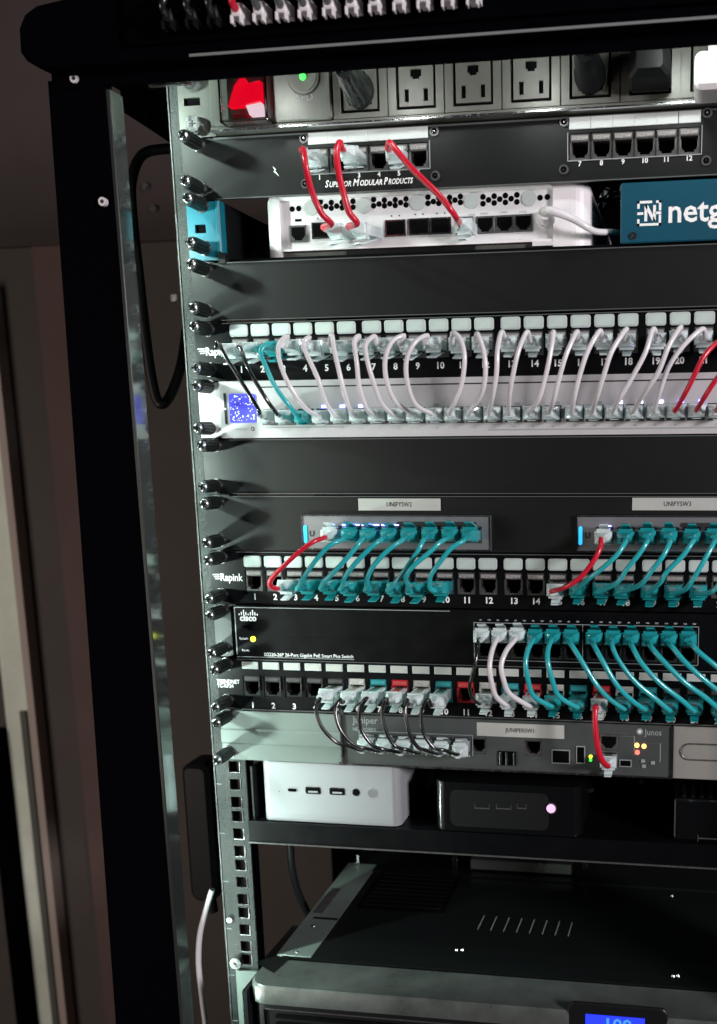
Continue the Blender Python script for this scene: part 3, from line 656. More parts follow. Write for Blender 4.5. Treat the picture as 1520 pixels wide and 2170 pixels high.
# ------------------------------------------------------------------ keystone panels
P_, G_, E_ = 17.376, 2.597, 37.01
def kx(n): return E_+(n-1)*P_+((n-1)//6)*G_
def logo_rapink(b, x, z, y=-.15):
    for i in range(3): b.add([(x+i*.9, y, z+2.4-i*1.7), (x+5.6, y, z+2.4-i*1.7), (x+5.2, y, z+1.7-i*1.7), (x+i*.9-.4, y, z+1.7-i*1.7)], [(3,2,1,0)], INK)
    b.text('Rapink', x+5.4, z-.4, 8.6, y, INK, 0.14, 0, 'LEFT', fit=(x+6.4, x+25.6))
def keystone_panel(k, label, yref, special=None):
    t = thing('patch_bay', label, 'patch panel', (241, 0, ZB(k)))
    zl_, zj, zn_, zlg = yref
    b = MB(); b.plate(0, 482.6, ZB(k), ZT(k), 0, 2, [(kx(n)-7.4, kx(n)+7.4) for n in range(1, 25)], zj-8.85, zj+8.85, PANEL2)
    b.box(24, 458, -1.0, 0, ZT(k)-.9, ZT(k)-.3, FOLD); part('face_plate', b, t)
    lm = MB(); lm.rrect(-7.4, 7.4, -4.6, 4.6, -1.3, 0, 1.9, PAPER, bev=0.5); rim = lm.mesh('label_window')
    im = MB(); im.rrect(-5.8, 5.8, -3.2, 3.2, -1.42, -1.3, 1.0, mat('label_insert', (0.52, 0.62, 0.58), 0.5, mott=0.1, mscale=90)); im = im.mesh('label_insert')
    for n in range(1, 25):
        w_ = (kx(n), 0, zj); inst('port', P_GREY, t, w_)
        lw = inst('label_window', rim, t, (kx(n), 0, zl_)); inst('label_insert', im, lw, (kx(n), 0, zl_))
    for n in range(1, 25): b = MB(); b.text(str(n), kx(n)+.3, zn_, 6.8, -.15, INK, 0.2); part('number', b, t)
    b = MB(); logo_rapink(b, 2.2, zlg); part('lettering', b, t); knobs(k, t)
    return t, zj
zj3 = (at(644, 738, 0).z+at(1329, 722, 0).z)/2
up, _ = keystone_panel(3, 'upper black 24-port patch panel crowded with clear plugs and white cables', (at(644, 697, 0).z, zj3, at(644, 781, 0).z, at(440, 745, 0).z))
zj7 = (at(540, 1228, 0).z+at(1088, 1240, 0).z)/2
lo, _ = keystone_panel(7, 'lower black 24-port patch panel with teal plugs under the two small switches', (at(669, 1191, 0).z, zj7, at(669, 1267, 0).z, at(480, 1223, 0).z))

# ------------------------------------------------------------------ silver 24 port switch (row 4)
sw = thing('network_switch', 'silver 24-port switch with small blue screen below the upper patch panel', 'network switch', (241, 0, ZB(4)))
ends4 = [(552,873),(590.6,878),(636,884),(672,882),(710,882),(750,880),(788,880),(828,880),(872,881),(912,880),(953,875),(1001,875),(1040,877),(1077,873),(1123,871),(1165,871),(1212,871),(1257,871),(1301,869),(1341,867),(1384,869),(1436,861),(1476,863),(1516,859)]
YS = -4
z4 = sum(at(x, y+1, YS-18).z for x, y in ends4[3:21])/18
x4a = at(672, 882, YS-18).x; x4b = at(1384, 869, YS-18).x; p4 = (x4b-x4a)/17.0
S4 = [x4a+(i-3)*p4+(1.2 if i >= 16 else 0)-(0.6 if i < 16 else 0) for i in range(24)]
b = MB(); b.plate(19.5, 463, ZB(4), ZT(4), YS, 2, [(S4[i]-6.6, S4[i]+6.6) for i in range(24)], z4-6.4, z4+5.8, SILV)
part('front_panel', b, sw)
b = MB(); b.box(21, 462, 13, 300, ZB(4)+1, ZT(4)-1, SILV); part('body', b, sw)
b = MB(); b.box(0.2, 19.3, -1, 2, ZB(4)+0.5, ZT(4)-0.5, WHITE, 0.6); part('mounting_ear', b, sw)
b = MB(); b.box(463.4, 482.4, -1, 2, ZB(4)+0.5, ZT(4)-0.5, WHITE, 0.6); part('mounting_ear', b, sw)
b = MB(); b.box(52, 462, YS-.2, YS+.3, ZT(4)-5.4, ZT(4)-4.4, BINK); b.box(S4[0]-4, S4[0]+60, YS-.2, YS+.3, z4-8.6, z4-7.9, GREYINK); part('front_groove', b, sw)
xg = at(1035, 911, YS).x; zg = at(1035, 911, YS).z
b = MB(); b.box(xg, 462, YS-.2, YS+.3, zg-.5, zg+.5, GREYINK); part('front_groove', b, sw)
for i in range(24): inst('port', P_SMALL, sw, (S4[i], YS-.3, z4))
b = MB(); c0, c1 = at(474, 833, YS), at(483, 899, YS); b.rrect(c0.x, c1.x, c1.z, c0.z, YS-.5, YS, 1, BINK); part('black_slot', b, sw)
b = MB(); p = at(478.5, 867, YS); b.cyl(p.x, YS-.8, YS-.5, p.z, 1.1, INK, 4); part('slot_mark', b, sw)
c0, c1 = at(485, 835, YS), at(545, 897, YS)
b = MB(); b.rrect(c0.x, c1.x, c1.z+.5, c0.z, YS-.6, YS, 2, SCR); scr = part('screen', b, sw)
b = MB()
for i in range(95):
    a = random.uniform(0, 6.28); rr = random.uniform(.25, 1)**.6
    x = (c0.x+c1.x)/2+random.uniform(-1, 1)*(c1.x-c0.x)*.45; z = (c0.z+c1.z)/2+random.uniform(-1, 1)*(c0.z-c1.z)*.45
    if math.hypot(x-(c0.x+c1.x)/2, z-(c0.z+c1.z)/2) < 4: continue
    b.cyl(x, YS-.75, YS-.6, z, random.uniform(.28, .55), DOTL, 6)
part('screen_dots', b, scr)
b = MB(); p = at(536, 909, YS); 
b.cyl(p.x, YS-.3, YS, p.z, 1.5, BINK, 14); b.cyl(p.x, YS-.4, YS-.3, p.z, .9, SILV, 12); b.text('networks', at(512, 910, YS).x, p.z, 2.6, YS-.15, GREYINK)
for i in range(24): b.text('%d' % (i+1), S4[i], z4-9.6 if i > 12 else z4-10, 2.0, YS-.15, GREYINK)
part('lettering', b, sw)
for i in range(24):
    m_ = WHL if i in (18, 19, 20) else (BLUEL if i in (3, 4, 5, 21, 22) else (GREYINK if i % 2 else WHJ))
    b = MB(); b.box(S4[i]+(1.5 if i > 10 else -2), S4[i]+(5.5 if i > 10 else 2), YS-.5, YS, z4+6.3, z4+8.3, m_); part('port_light', b, sw)
knobs(4, sw)

# ------------------------------------------------------------------ row 6: bracket panel with two small switches
bp_ = thing('bracket_panel', 'black panel framing two small silver switches above the lower patch panel', 'rack panel', (241, 0, ZB(6)))
wa = [(at(641, 1092, 0).x, at(1041, 1100, 0).x), (at(1223, 1093, 0).x, at(1223, 1093, 0).x+153)]
zu1 = (at(641, 1091, 0).z+at(1041, 1091, 0).z)/2; zu0 = ZB(6)+1.4
b = MB(); b.plate(0.3, 482.3, ZB(6), ZT(6), 0, 2, [(a-.6, c+.6) for a, c in wa], zu0-.6, zu1+.6, PANEL)
b.box(24, 458, -1.2, 0, ZT(6)-.7, ZT(6)-.1, FOLD); part('face_plate', b, bp_); knobs(6, bp_)
UP6 = [[690, 735, 778, 822, 864, 907, 948, 993], [1277, 1326, 1372, 1420, 1469, 1516, 1563, 1610]]
US = []
for j, (a, c) in enumerate(wa):
    t = thing('small_switch', ('left' if j == 0 else 'right')+(' small silver switch below the paper tag UNIFYSW2' if j == 0 else ' small silver switch below the paper tag UNIFYSW3'), 'network switch', ((a+c)/2, 0, zu0), 'small silver switches in the bracket panel')
    xs_ = [at(x, 1146, -23).x for x in UP6[j]]; pp = (xs_[6]-xs_[0])/6; xs_ = [xs_[0]+pp*i for i in range(8)]
    zc_ = at(860, 1134, -8).z; US.append((xs_, zc_))
    b = MB(); b.plate(a, c, zu0, zu1, -3, 2, [(x-6.6, x+6.6) for x in xs_], zc_-6.4, zc_+6.6, SILVD)
    part('front_panel', b, t)
    b = MB()
    for q in ((a, c, zu1-.9, zu1), (a, c, zu0, zu0+.9), (a, a+.9, zu0+.9, zu1-.9), (c-.9, c, zu0+.9, zu1-.9)): b.box(q[0], q[1], -3.7, -3, q[2], q[3], STEEL)
    part('front_rim', b, t)
    b = MB(); b.box(a+1, c-1, 13, 150, zu0+1, zu1-1, SILVD); part('body', b, t)
    for x in xs_: inst('port', P_SMALL, t, (x, -3.3, zc_))
    b = MB(); b.rrect(a+78, c-11, zu1-8.4, zu1-5.0, -3.4, -3, 1.5, BINK); part('black_slot', b, t)
    b = MB(); b.rrect(a+1.6, a+4.4, zc_-7, zc_+7, -3.5, -3, 1.2, CYANL); part('status_bar', b, t)
    b = MB(); b.text('U', a+8.5, zc_, 6, -3.2, BINK, .2)
    for i in (1, 3, 5, 7): b.text('%d' % (i+1), xs_[i], zu0+3, 2, -3.2, GREYINK)
    part('lettering', b, t)
    b = MB()
    for i in ((1, 2, 3) if j == 0 else (0,)): b.box(xs_[i]-3+(0 if j else -6), xs_[i]+5, -3.6, -3, zc_+6.9, zc_+7.8, BLUEL)
    part('port_light', b, t)
for px0, px1, py, s_ in ((760, 934, 1069, 'UNIFYSW2'), (1340, 1545, 1068, 'UNIFYSW3')):
    p0, p1 = at(px0, py, 0), at(px1, py, 0); b = MB(); b.box(p0.x, p1.x, -.5, 0, p0.z-4.7, p0.z+4.7, TAPE, .1); b.text(s_, (p0.x+p1.x)/2-(0 if px0 < 1000 else 2), p0.z, 5.0, -.65, BINK, 0.02, 0, 'CENTER', .86)
    o = part('name_tag', b, bp_, 'pale tape tag printed '+s_)

# ------------------------------------------------------------------ row 8: black switch with logo of bars
cs = thing('network_switch', 'black rack switch with white bar logo and yellow light at its left end', 'network switch', (241, 0, ZB(8)))
cx0 = at(500, 1340, -2).x
CX = [at(x, 1354, -20).x for x in (1016, 1052.6, 1091, 1131, 1169, 1207, 1257, 1295, 1335, 1375, 1419, 1459)]
pc_ = (CX[5]-CX[0])/5; CX = [CX[0]+pc_*i for i in range(6)]+[CX[6]+(CX[11]-CX[6])/5*i for i in range(6)]
zc8 = at(1135, 1345, -2).z; zc8b = zc8-13.4
b = MB()
b.plate(cx0, 463, zc8-6.5, ZT(8), -2, 2, [(x-6.7, x+6.7) for x in CX], zc8-6.4, zc8+6.2, PANEL2)
b.plate(cx0, 463, ZB(8), zc8-6.6, -2, 2, [(x-6.7, x+6.7) for x in CX], zc8b-6.3, zc8b+6.3, PANEL2); part('front_panel', b, cs)
b = MB(); b.box(cx0+1, 462, 13, 250, ZB(8)+1, ZT(8)-1, PANEL2); part('body', b, cs)
b = MB(); b.box(0.3, cx0-3.6, 0, 2, ZB(8)+.4, ZT(8)-.4, EARS, .4); part('mounting_ear', b, cs)
b = MB(); b.box(cx0-3.5, cx0-.2, -2, 1.5, ZB(8)+.4, ZT(8)-.4, BLK); b.box(cx0-.1, cx0+.5, -2.5, -2, ZB(8)+3, ZT(8)-1, GREYINK); b.box(cx0, 200, -2.5, -2, ZT(8)-1.4, ZT(8)-.9, GREYINK); b.box(cx0, 120, -2.4, -2, ZB(8)+.9, ZB(8)+1.3, GREYINK); part('front_trim', b, cs)
P_LOW = port_mesh(BLKJ, BLKJ, 13.2, 12.4, band=1.0)
for x in CX:
    inst('port', P_LOW, cs, (x, -2.4, zc8)); inst('port', P_LOW, cs, (x, -2.4, zc8b))
b = MB(); xa, xb_ = CX[0]-8, CX[-1]+8; zt_, zb_ = zc8+8.5, zc8b-8
for q in ((xa, xb_, zt_, zt_+.5), (xa, xb_, zb_, zb_+.4), (xa, xa+.5, zb_, zt_), (xb_-.5, xb_, zb_, zt_), (CX[5]+8, CX[5]+8.6, zb_, zt_)): b.box(q[0], q[1], -2.6, -2.01, q[2], q[3], GREYINK)
part('port_frame', b, cs)
b = MB(); lx, lz = at(506, 1298, -2).x, at(526, 1299, -2).z
for i, h_ in enumerate((1.6, 2.8, 4.6, 2.8, 1.6, 2.8, 4.6, 2.8, 1.6)): b.rrect(lx+i*1.95, lx+i*1.95+.75, lz-2.0, lz-2.0+h_, -2.2, -2.0, .3, INK, 2)
b.text('cisco', at(526, 1310, -2).x, at(526, 1310, -2).z, 7.2, -2.15, INK, .3, fit=(at(508.5,1310,-2).x, at(544,1310,-2).x))
p = at(517, 1353, -2); b.text('System', p.x, p.z, 3.0, -2.15, INK, 0, sx=.9); p = at(521, 1378, -2); b.text('Reset', p.x, p.z, 2.8, -2.15, INK, 0)
p = at(560, 1387, -2); b.text('SG220-26P 26-Port Gigabit PoE Smart Plus Switch', p.x, p.z, 4.1, -2.15, INK, .02, fit=(at(560.4,1387,-2).x, at(749,1391,-2).x))
for i, x in enumerate(CX): b.text('%dA' % (i+1), x-2.5, zt_+2.4, 1.7, -2.15, INK); b.text('%dV' % (i+13), x+4.5, zt_+2.4, 1.7, -2.15, INK)
part('lettering', b, cs)
p = at(537, 1354, -2); b = MB(); b.cyl(p.x, -2.8, -2, p.z, 2.3, YEL, 14); part('status_light', b, cs)
knobs(8, cs)

# ------------------------------------------------------------------ row 9: panel with coloured jacks
tr = thing('patch_bay', 'black patch panel with red, teal and ivory jacks above the grey device with white rim', 'patch panel', (241, 0, ZB(9)))
t1_, t21 = at(534, 1465, 0).x, at(1474, 1475, 0).x; tp = (t21-t1_)/20
def tx(n): return t1_+(n-1)*tp
zj9 = (at(534, 1455, 0).z+at(990, 1470, 0).z+at(1323, 1480, 0).z)/3+.8
zl9 = at(530, 1409, 0).z-.3; zn9 = at(534, 1496, 0).z+.6
b = MB(); b.plate(0, 482.6, ZB(9), ZT(9), 0, 2, [(tx(n)-7.4, tx(n)+7.4) for n in range(1, 25)], zj9-8.85, zj9+8.85, PANEL2)
b.box(18, 460, -.8, 0, ZT(9)-.8, ZT(9)-.2, FOLD); b.box(20, 460, -.9, 0, ZB(9), ZB(9)+.7, FOLD); part('face_plate', b, tr)
jc = {6: 'w', 7: 't', 8: 'r', 9: 'w', 10: 't', 11: 'r', 12: 'w', 13: 't', 14: 'r', 15: 'w', 16: 't', 17: 'r', 18: 'w', 19: 't'}
lm = MB(); lm.box(-7, 7, -1.0, 0, -3.0, 3.0, PAPER, .3); lm = lm.mesh('label_window'); im = MB(); im.box(-6, 6, -1.12, -1.0, -2.1, 2.1, TAPE); im = im.mesh('label_insert')
cn = {'w': 'ivory jack', 't': 'teal jack', 'r': 'red jack'}
for n in range(1, 25):
    c_ = jc.get(n); inst('port', P_COL[c_] if c_ else P_BLACK, tr, (tx(n), 0, zj9), cn[c_] if c_ else None)
    lw = inst('label_window', lm, tr, (tx(n), 0, zl9)); inst('label_insert', im, lw, (tx(n), 0, zl9))
sm = MB(); sm.box(7.0, 7.7, -1.2, 0, -3.5, 8.5, STEEL); sm = sm.mesh('jack_clip')
for n in range(1, 5): inst('jack_clip', sm, tr, (tx(n), 0, zj9))
for n in range(1, 25): b = MB(); b.text(str(n), tx(n)+.2, zn9-.0, 6.8, -.15, INK, .2); part('number', b, tr)
b = MB()
p = at(461, 1444, 0); b.text('TRENDNET', p.x, p.z, 4.8, -.15, INK, .06, fit=(at(460,1444,0).x, at(508,1446,0).x)); p = at(461, 1453, 0); b.text('TC-KP24', p.x, p.z, 4.4, -.15, INK, .04, fit=(at(461,1453,0).x, at(495,1454,0).x))
part('lettering', b, tr); knobs(9, tr)

# ------------------------------------------------------------------ row 10: grey security gateway with filler ears
jx0, jx1 = at(726, 1560, 0).x, at(1422, 1590, 0).x
jn = thing('security_gateway', 'dark grey gateway with silver rim, warning lights and tag JUNIPERSW1', 'network appliance', ((jx0+jx1)/2, 0, ZB(10)))
JG = mat('gateway_grey', (0.060, 0.070, 0.068), 0.45, spec=0.5, mott=.1, bump=.1)
JX = [at(x, 1588, -22).x for x in (765, 805, 846, 886, 926, 968)]; pj = (JX[5]-JX[0])/5; JX = [JX[0]+pj*i for i in range(6)]
zj10 = at(860, 1580, -10).z-1
x2, x3 = at(1013, 1596, 0), at(1130, 1600, 0)
mx = at(1289, 1612, -5).x
holes = [(x-6.9, x+6.9) for x in JX]+[(x2.x-6.9, x2.x+6.9), (x3.x-6.9, x3.x+6.9)]
b = MB(); b.plate(jx0, jx1, ZB(10)+1, ZT(10)-.5, 0, 2, holes, zj10-6.6, zj10+6.6, JG); part('front_panel', b, jn)
b = MB(); b.box(jx0+1, jx1-1, 13, 190, ZB(10)+1.5, ZT(10)-1.5, JG); part('body', b, jn)
b = MB(); b.box(jx0, jx1, -1.5, 0, ZB(10)+.2, ZB(10)+1.7, STEEL); b.box(jx0-1.4, jx0-.1, -1.5, 2, ZB(10)+.2, ZT(10)-.6, STEEL); b.box(jx1+.1, jx1+1.3, -1.5, 2, ZB(10)+.2, ZT(10)-.6, STEEL); part('silver_rim', b, jn)
for x in JX: inst('port', P_SMALL, jn, (x, -.3, zj10))
for q in (x2, x3): inst('port', P_PLAIN, jn, (q.x, -.3, zj10))
b = MB(); xa, xb_ = JX[0]-8.5, JX[-1]+8.5
for q in ((xa, xb_, zj10+8.5, zj10+8.9), (xb_-.5, xb_, zj10-8.5, zj10+8.5), (xa, xa+.5, zj10-8.5, zj10+8.5)): b.box(q[0], q[1], -.6, 0, q[2], q[3], GREYINK)
for i in range(26): b.box(xa+2+i*3.6, xa+3+i*3.6, -.5, 0, zj10-9.5, zj10-8.2, GREYINK if i % 3 else INK)
part('port_frame', b, jn)
p = at(1075, 1607, 0); b = MB()
for q in (-6.2, -1, 5.2): b.box(p.x+q, p.x+q+1.8, -2.4, 0, p.z-5, p.z+5.5, STEEL, .5)
b.box(p.x-7.5, p.x+7.5, -.4, 0, p.z-6, p.z+6, VOID); part('cable_cage', b, jn)
for x_, y_, w2, h2 in ((1189, 1603, 6.6, 5), (1231, 1599, 2.8, 6.4), (1326, 1617, 4, 2.2)):
    p = at(x_, y_, 0); b = MB(); b.box(p.x-w2-.8, p.x+w2+.8, -.8, 0, p.z-h2-.8, p.z+h2+.8, GREYINK); b.box(p.x-w2, p.x+w2, -1.0, -.8, p.z-h2, p.z+h2, VOID); part('slot_port', b, jn)
p = at(1291, 1572, 0); b = MB(); inst('port', P_SURF, jn, (p.x, 0, p.z)); JR = Vector((at(1292, 1606, 0).x, -1.3, at(1292, 1606, 0).z)); inst('port', P_SURF, jn, (JR.x, 0, JR.z))
b = MB()
p = at(1103, 1548, 0); b.box(at(1011,1548,0).x, at(1196,1548,0).x, -.5, 0, p.z-5.6, p.z+5.6, TAPE, .1); b.text('JUNIPERSW1', p.x, p.z, 5, -.65, BINK, .02, sx=.85); part('name_tag', b, jn, 'pale tape tag printed JUNIPERSW1')
b = MB(); p = at(748, 1526, 0); b.text('Juniper', p.x, p.z, 8.2, -.15, GREYINK, .08, 0, 'LEFT', .9); p = at(748, 1545, 0); b.text('NETWORKS', p.x, p.z, 4, -.15, GREYINK, .05, 0, 'LEFT', .9)
p = at(1368, 1552, 0); b.text('Junos', p.x-.5, p.z, 7, -.15, GREYINK, .08, 0, 'LEFT', .86); p = at(1356, 1550, 0); b.cyl(p.x, -.5, 0, p.z, 2.6, GREYINK, 12); b.cyl(p.x, -.6, -.5, p.z, 1.2, INK, 8)
for q in ((1314, 1560, 1345, 1561), (1344, 1560, 1345, 1600), (1375, 1575, 1400, 1576), (1399, 1575, 1400, 1615), (1300, 1553, 1330, 1554)):
    a, c = at(q[0], q[1], 0), at(q[2], q[3], 0); b.box(a.x, c.x, -.25, 0, min(a.z, c.z), max(a.z, c.z), GREYINK)
part('lettering', b, jn)
for px, py, m_, s_ in ((1350, 1579, AMB, 1.9), (1365, 1581, AMB, 1.9), (1351, 1594, REDLED, 1.9), (1252, 1603, YEL, 1.5), (1252, 1610, GRN, 1.2)):
    p = at(px, py, 0); b = MB(); b.cyl(p.x, -1.0, 0, p.z, s_, m_, 10); part('status_light', b, jn)
b = MB()
for px, py in ((1363, 1612), (1384, 1616), (1365, 1623)): p = at(px, py, 0); b.box(p.x-1.6, p.x+1.6, -.9, 0, p.z-1.3, p.z+1.3, GREYINK)
part('small_button', b, jn)
# filler ear, ribbed
EAR = mat('pale_green_grey_metal', (0.17, 0.21, 0.195), 0.42, 0.0, bump=.05, rmott=.05, mscale=20)
fl = thing('filler_ear', 'wide pale grey ribbed mounting ear left of the dark grey gateway', 'bracket', (50, 0, ZB(10)))
za, zb2 = ZT(10)-.6, ZB(10)+.4; h3 = (za-zb2)
b = MB(); b.loft([[(x, y, z) for y, z in ((2, za), (0, za), (0, za-h3*.36), (-1.3, za-h3*.39), (-1.3, za-h3*.64), (0, za-h3*.68), (0, zb2), (2, zb2))] for x in (.3, jx0-1.6)], EAR, smooth=False); part('ear_plate', b, fl)
knobs(10, fl, False)
fr = thing('filler_ear', 'wide pale grey mounting ear right of the dark grey gateway with a stamped loop', 'bracket', (430, 0, ZB(10)))
b = MB(); b.box(jx1+1.6, 482, 0, 2, zb2, za, mat('warm_grey_metal', (0.36, 0.36, 0.33), 0.4, 0.3), .5); part('ear_plate', b, fr)
b = MB(); p = at(1440, 1592, 0); c_ = []
for k in range(9): a = math.radians(90+180*k/8); c_.append((p.x+8+7*math.cos(a), -.4, p.z+6.5*math.sin(a)))
b.tube([(p.x+60, -.4, p.z+6.5)]+c_+[(p.x+60, -.4, p.z-6.5)], .7, GRYJ, 6); part('stamped_loop', b, fr)
p = at(722, 1509, -5); t_ = MB(); t_.cyl(p.x, -5, 0, p.z, 2.6, STEEL, 12); part('rivet', t_, fl)
p = at(724, 1617, -2); t_ = MB(); t_.cyl(p.x, -3, 0, p.z, 1.6, STEEL, 12); part('rivet', t_, fl)

# ------------------------------------------------------------------ rows 11-12: shelf with mini PCs
ZS = -542.5
sf = thing('equipment_shelf', 'black cantilever shelf with a turned-down lip carrying the small computers', 'shelf', (241, 0, -562))
b = MB(); b.box(18.8, 482, 2, 260, ZS-1.6, ZS, PANEL2); part('shelf_plate', b, sf)
b = MB(); b.box(18.8, 482, 0, 2, -562, ZS, PANEL2, .3); part('front_lip', b, sf)
b = MB(); b.box(18.8, 482, -.8, 0, -562.3, -561, GRYJ); part('lip_edge', b, sf)
b = MB(); g_ = [(4, -495), (4, ZS), (160, ZS), (60, -500)]
b.loft([[(22, y, z) for y, z in g_], [(23.5, y, z) for y, z in g_]], PANEL, smooth=False); part('side_wing', b, sf)
def mini(name, label, x0, x1, z0, z1, y0, m, r, depth):
    t = thing(name, label, 'mini computer', ((x0+x1)/2, y0, z0))
    b = MB(); n = 5
    # rounded in plan
    pts = []
    for cx, cy, a0 in ((x1-r, y0+r, 270), (x1-r, y0+depth-r, 0), (x0+r, y0+depth-r, 90), (x0+r, y0+r, 180)):
        for k in range(n+1): a = math.radians(a0+90*k/n); pts.append((cx+r*math.cos(a), cy+r*math.sin(a)))
    b.loft([[(x, y, z0) for x, y in pts], [(x, y, z1) for x, y in pts]], m); part('case', b, t); return t
sx0, sx1 = at(557, 1680, 4).x, at(851, 1700, 8).x; 
m1 = mini('mini_computer', 'silver aluminium mini computer on the shelf with two USB sockets', sx0, sx1, ZS+.8, -489.5, 3, ALU, 7, 125)
def front_hole(t, px, py, w_, h_, y, name, rim=ALU, r=0, inner=VOID, tongue=True):
    p = at(px, py, y); b = MB(); rr = r or min(w_, h_)*.28
    b.rrect(p.x-w_-.9, p.x+w_+.9, p.z-h_-.9, p.z+h_+.9, y-.25, y, rr+.9, rim); b.rrect(p.x-w_, p.x+w_, p.z-h_, p.z+h_, y-.4, y-.25, rr, inner)
    if tongue: b.box(p.x-w_*.7, p.x+w_*.7, y-.6, y-.4, p.z-h_*.75, p.z-h_*.15, GREYINK)
    return part(name, b, t)
front_hole(m1, 620, 1674, 3.9, 1.4, 3, 'usb_socket', r=1.3, tongue=False); front_hole(m1, 664, 1675, 6.0, 2.3, 3, 'usb_socket', rim=STEEL); front_hole(m1, 715, 1677, 6.0, 2.3, 3, 'usb_socket', rim=STEEL)
front_hole(m1, 755, 1679, 2.5, 2.5, 3, 'audio_jack', r=2.49, rim=STEEL, tongue=False); front_hole(m1, 789, 1681, 3.9, 3.9, 3, 'power_button', r=3.89, inner=SILVD, tongue=False)
p = at(592, 1677, 3); b = MB(); b.cyl(p.x, 2.8, 3, p.z, .5, BINK, 6); part('reset_pinhole', b, m1)
nx0, nx1 = at(922, 1700, 2).x, at(1232, 1720, 4).x
CASEB = mat('black_satin_case', (0.004, 0.0045, 0.005), 0.2, spec=.6)
m2 = mini('mini_computer', 'black glossy mini computer on the shelf with a pink-lit power button', nx0, nx1, ZS+.8, at(922, 1655, 2).z, 1, CASEB, 9, 112)
for px, py, w_ in ((1022, 1709, 5.8), (1068, 1710, 5.8), (1106, 1709, 3.4)): 
    p = at(px, py, 1); b = MB(); b.box(p.x-w_, p.x+w_, .7, 1, p.z-2.4, p.z+2.4, VOID); b.box(p.x-w_, p.x+w_, .45, .7, p.z-1.9, p.z-1.0, GRYJ); b.box(p.x-w_-.5, p.x-w_, .5, 1, p.z-2.2, p.z+2.2, GRYJ); b.box(p.x+w_, p.x+w_+.5, .5, 1, p.z-2.2, p.z+2.2, GRYJ); part('usb_socket', b, m2)
p = at(1168, 1713, 1); b = MB(); b.cyl(p.x, .2, 1, p.z, 3.7, PINKL, 18); b.cyl(p.x, .6, 1, p.z, 4.8, GRYJ, 18); part('power_button', b, m2)
b = MB(); b.rrect(nx0+13, nx1-26, ZS+5, at(922, 1670, 2).z, .6, 1, 6, DARK); part('face_inlay', b, m2)
bx0 = at(1430, 1720, 6).x; bz1 = at(1430, 1693, 6).z
m3 = thing('set_top_box', 'black box with ribbed top at the right end of the shelf', 'electronics box', (bx0+50, 6, ZS))
b = MB(); b.box(bx0, bx0+110, 6, 120, ZS+.5, bz1, CASEB, 1.5); b.box(bx0-.2, bx0+.8, 5.6, 8, ZS+4, bz1-1, GRYJ); part('case', b, m3)
for i in range(9):
    for j in range(7): 
        pass
b = MB()
for i in range(14): b.box(bx0+6+i*7, bx0+8.6+i*7, 12, 110, bz1, bz1+1.4, RUB)
part('top_ribs', b, m3, kind='stuff')
b = MB(); p = at(1480, 1776, 6); b.box(p.x, p.x+24, 5.5, 6, p.z-.5, p.z+.6, GRYJ); b.box(p.x-.6, p.x, 5.4, 6, p.z-3, p.z+3, GRYJ); part('front_slot', b, m3)
# clutter behind the minis
b = MB()
for px, py in ((905, 1650), (902, 1672), (1255, 1672), (1248, 1660), (1360, 1655), (1248, 1728)):
    p = at(px, py, 90); b.cyl(p.x, 86, 90, p.z, 2.2, STEEL, 8)
o = part('connector_ends', b, None); tag(o, 'small metal connector ends glinting behind the mini computers', 'connectors', kind='stuff')
def loose(name, label, pts, r, m, cat='cable'):
    P = [at(*p) for p in pts]; t = thing(name, label, cat, P[0]); b = MB(); b.tube(smooth_path(P, 6), r, m, 10); part('cord', b, t); return t
loose('power_cable', 'thick black cord hanging in a long loop between the post and the rail', [(400, 318, 90), (345, 316, 80), (300, 330, 70), (279, 385, 60), (281, 460, 55), (292, 560, 50), (303, 660, 50), (318, 780, 50), (332, 845, 50), (346, 856, 50), (365, 830, 60), (385, 770, 70), (395, 700, 90)], 4.2, RUB)
loose('power_cable', 'black cord bent in a U left of the silver mini computer', [(516, 1610, 60), (518, 1640, 60), (528, 1655, 60), (560, 1656, 60)], 3.4, RUB)
loose('power_cable', 'black cord dropping from under the shelf towards the big computer case', [(615, 1760, 120), (618, 1830, 120), (632, 1890, 130), (655, 1940, 140)], 3.6, RUB)
loose('data_cable', 'pale glossy cable hanging down at the left of the rail foot', [(450, 1885, 20), (438, 1925, 20), (424, 1980, 20), (421, 2040, 20), (427, 2100, 20), (440, 2200, 20)], 2.6, WCORD)
ad = thing('power_adapter', 'black power adapter brick hanging behind the rail beside the mini computer shelf', 'power adapter', at(420, 1750, 60))
a0, a1 = at(392, 1612, 60), at(470, 1905, 60)
b = MB(); b.rrect(a0.x, a1.x, a1.z, a0.z, 50, 80, 9, RUB, bev=4); part('brick_body', b, ad)
b = MB(); b.tube([( (a0.x+a1.x)/2, 65, a1.z+1), ((a0.x+a1.x)/2+2, 65, a1.z-16)], 4.5, RUB, 8); part('strain_relief', b, ad)

# ------------------------------------------------------------------ big computer case
ZP = -673.0
pcx0, pcx1 = 27.0, 456.0
pc = thing('rack_computer', 'large black rack computer case at the bottom with blue display and glossy lid', 'computer', (241, 0, -850))
b = MB()
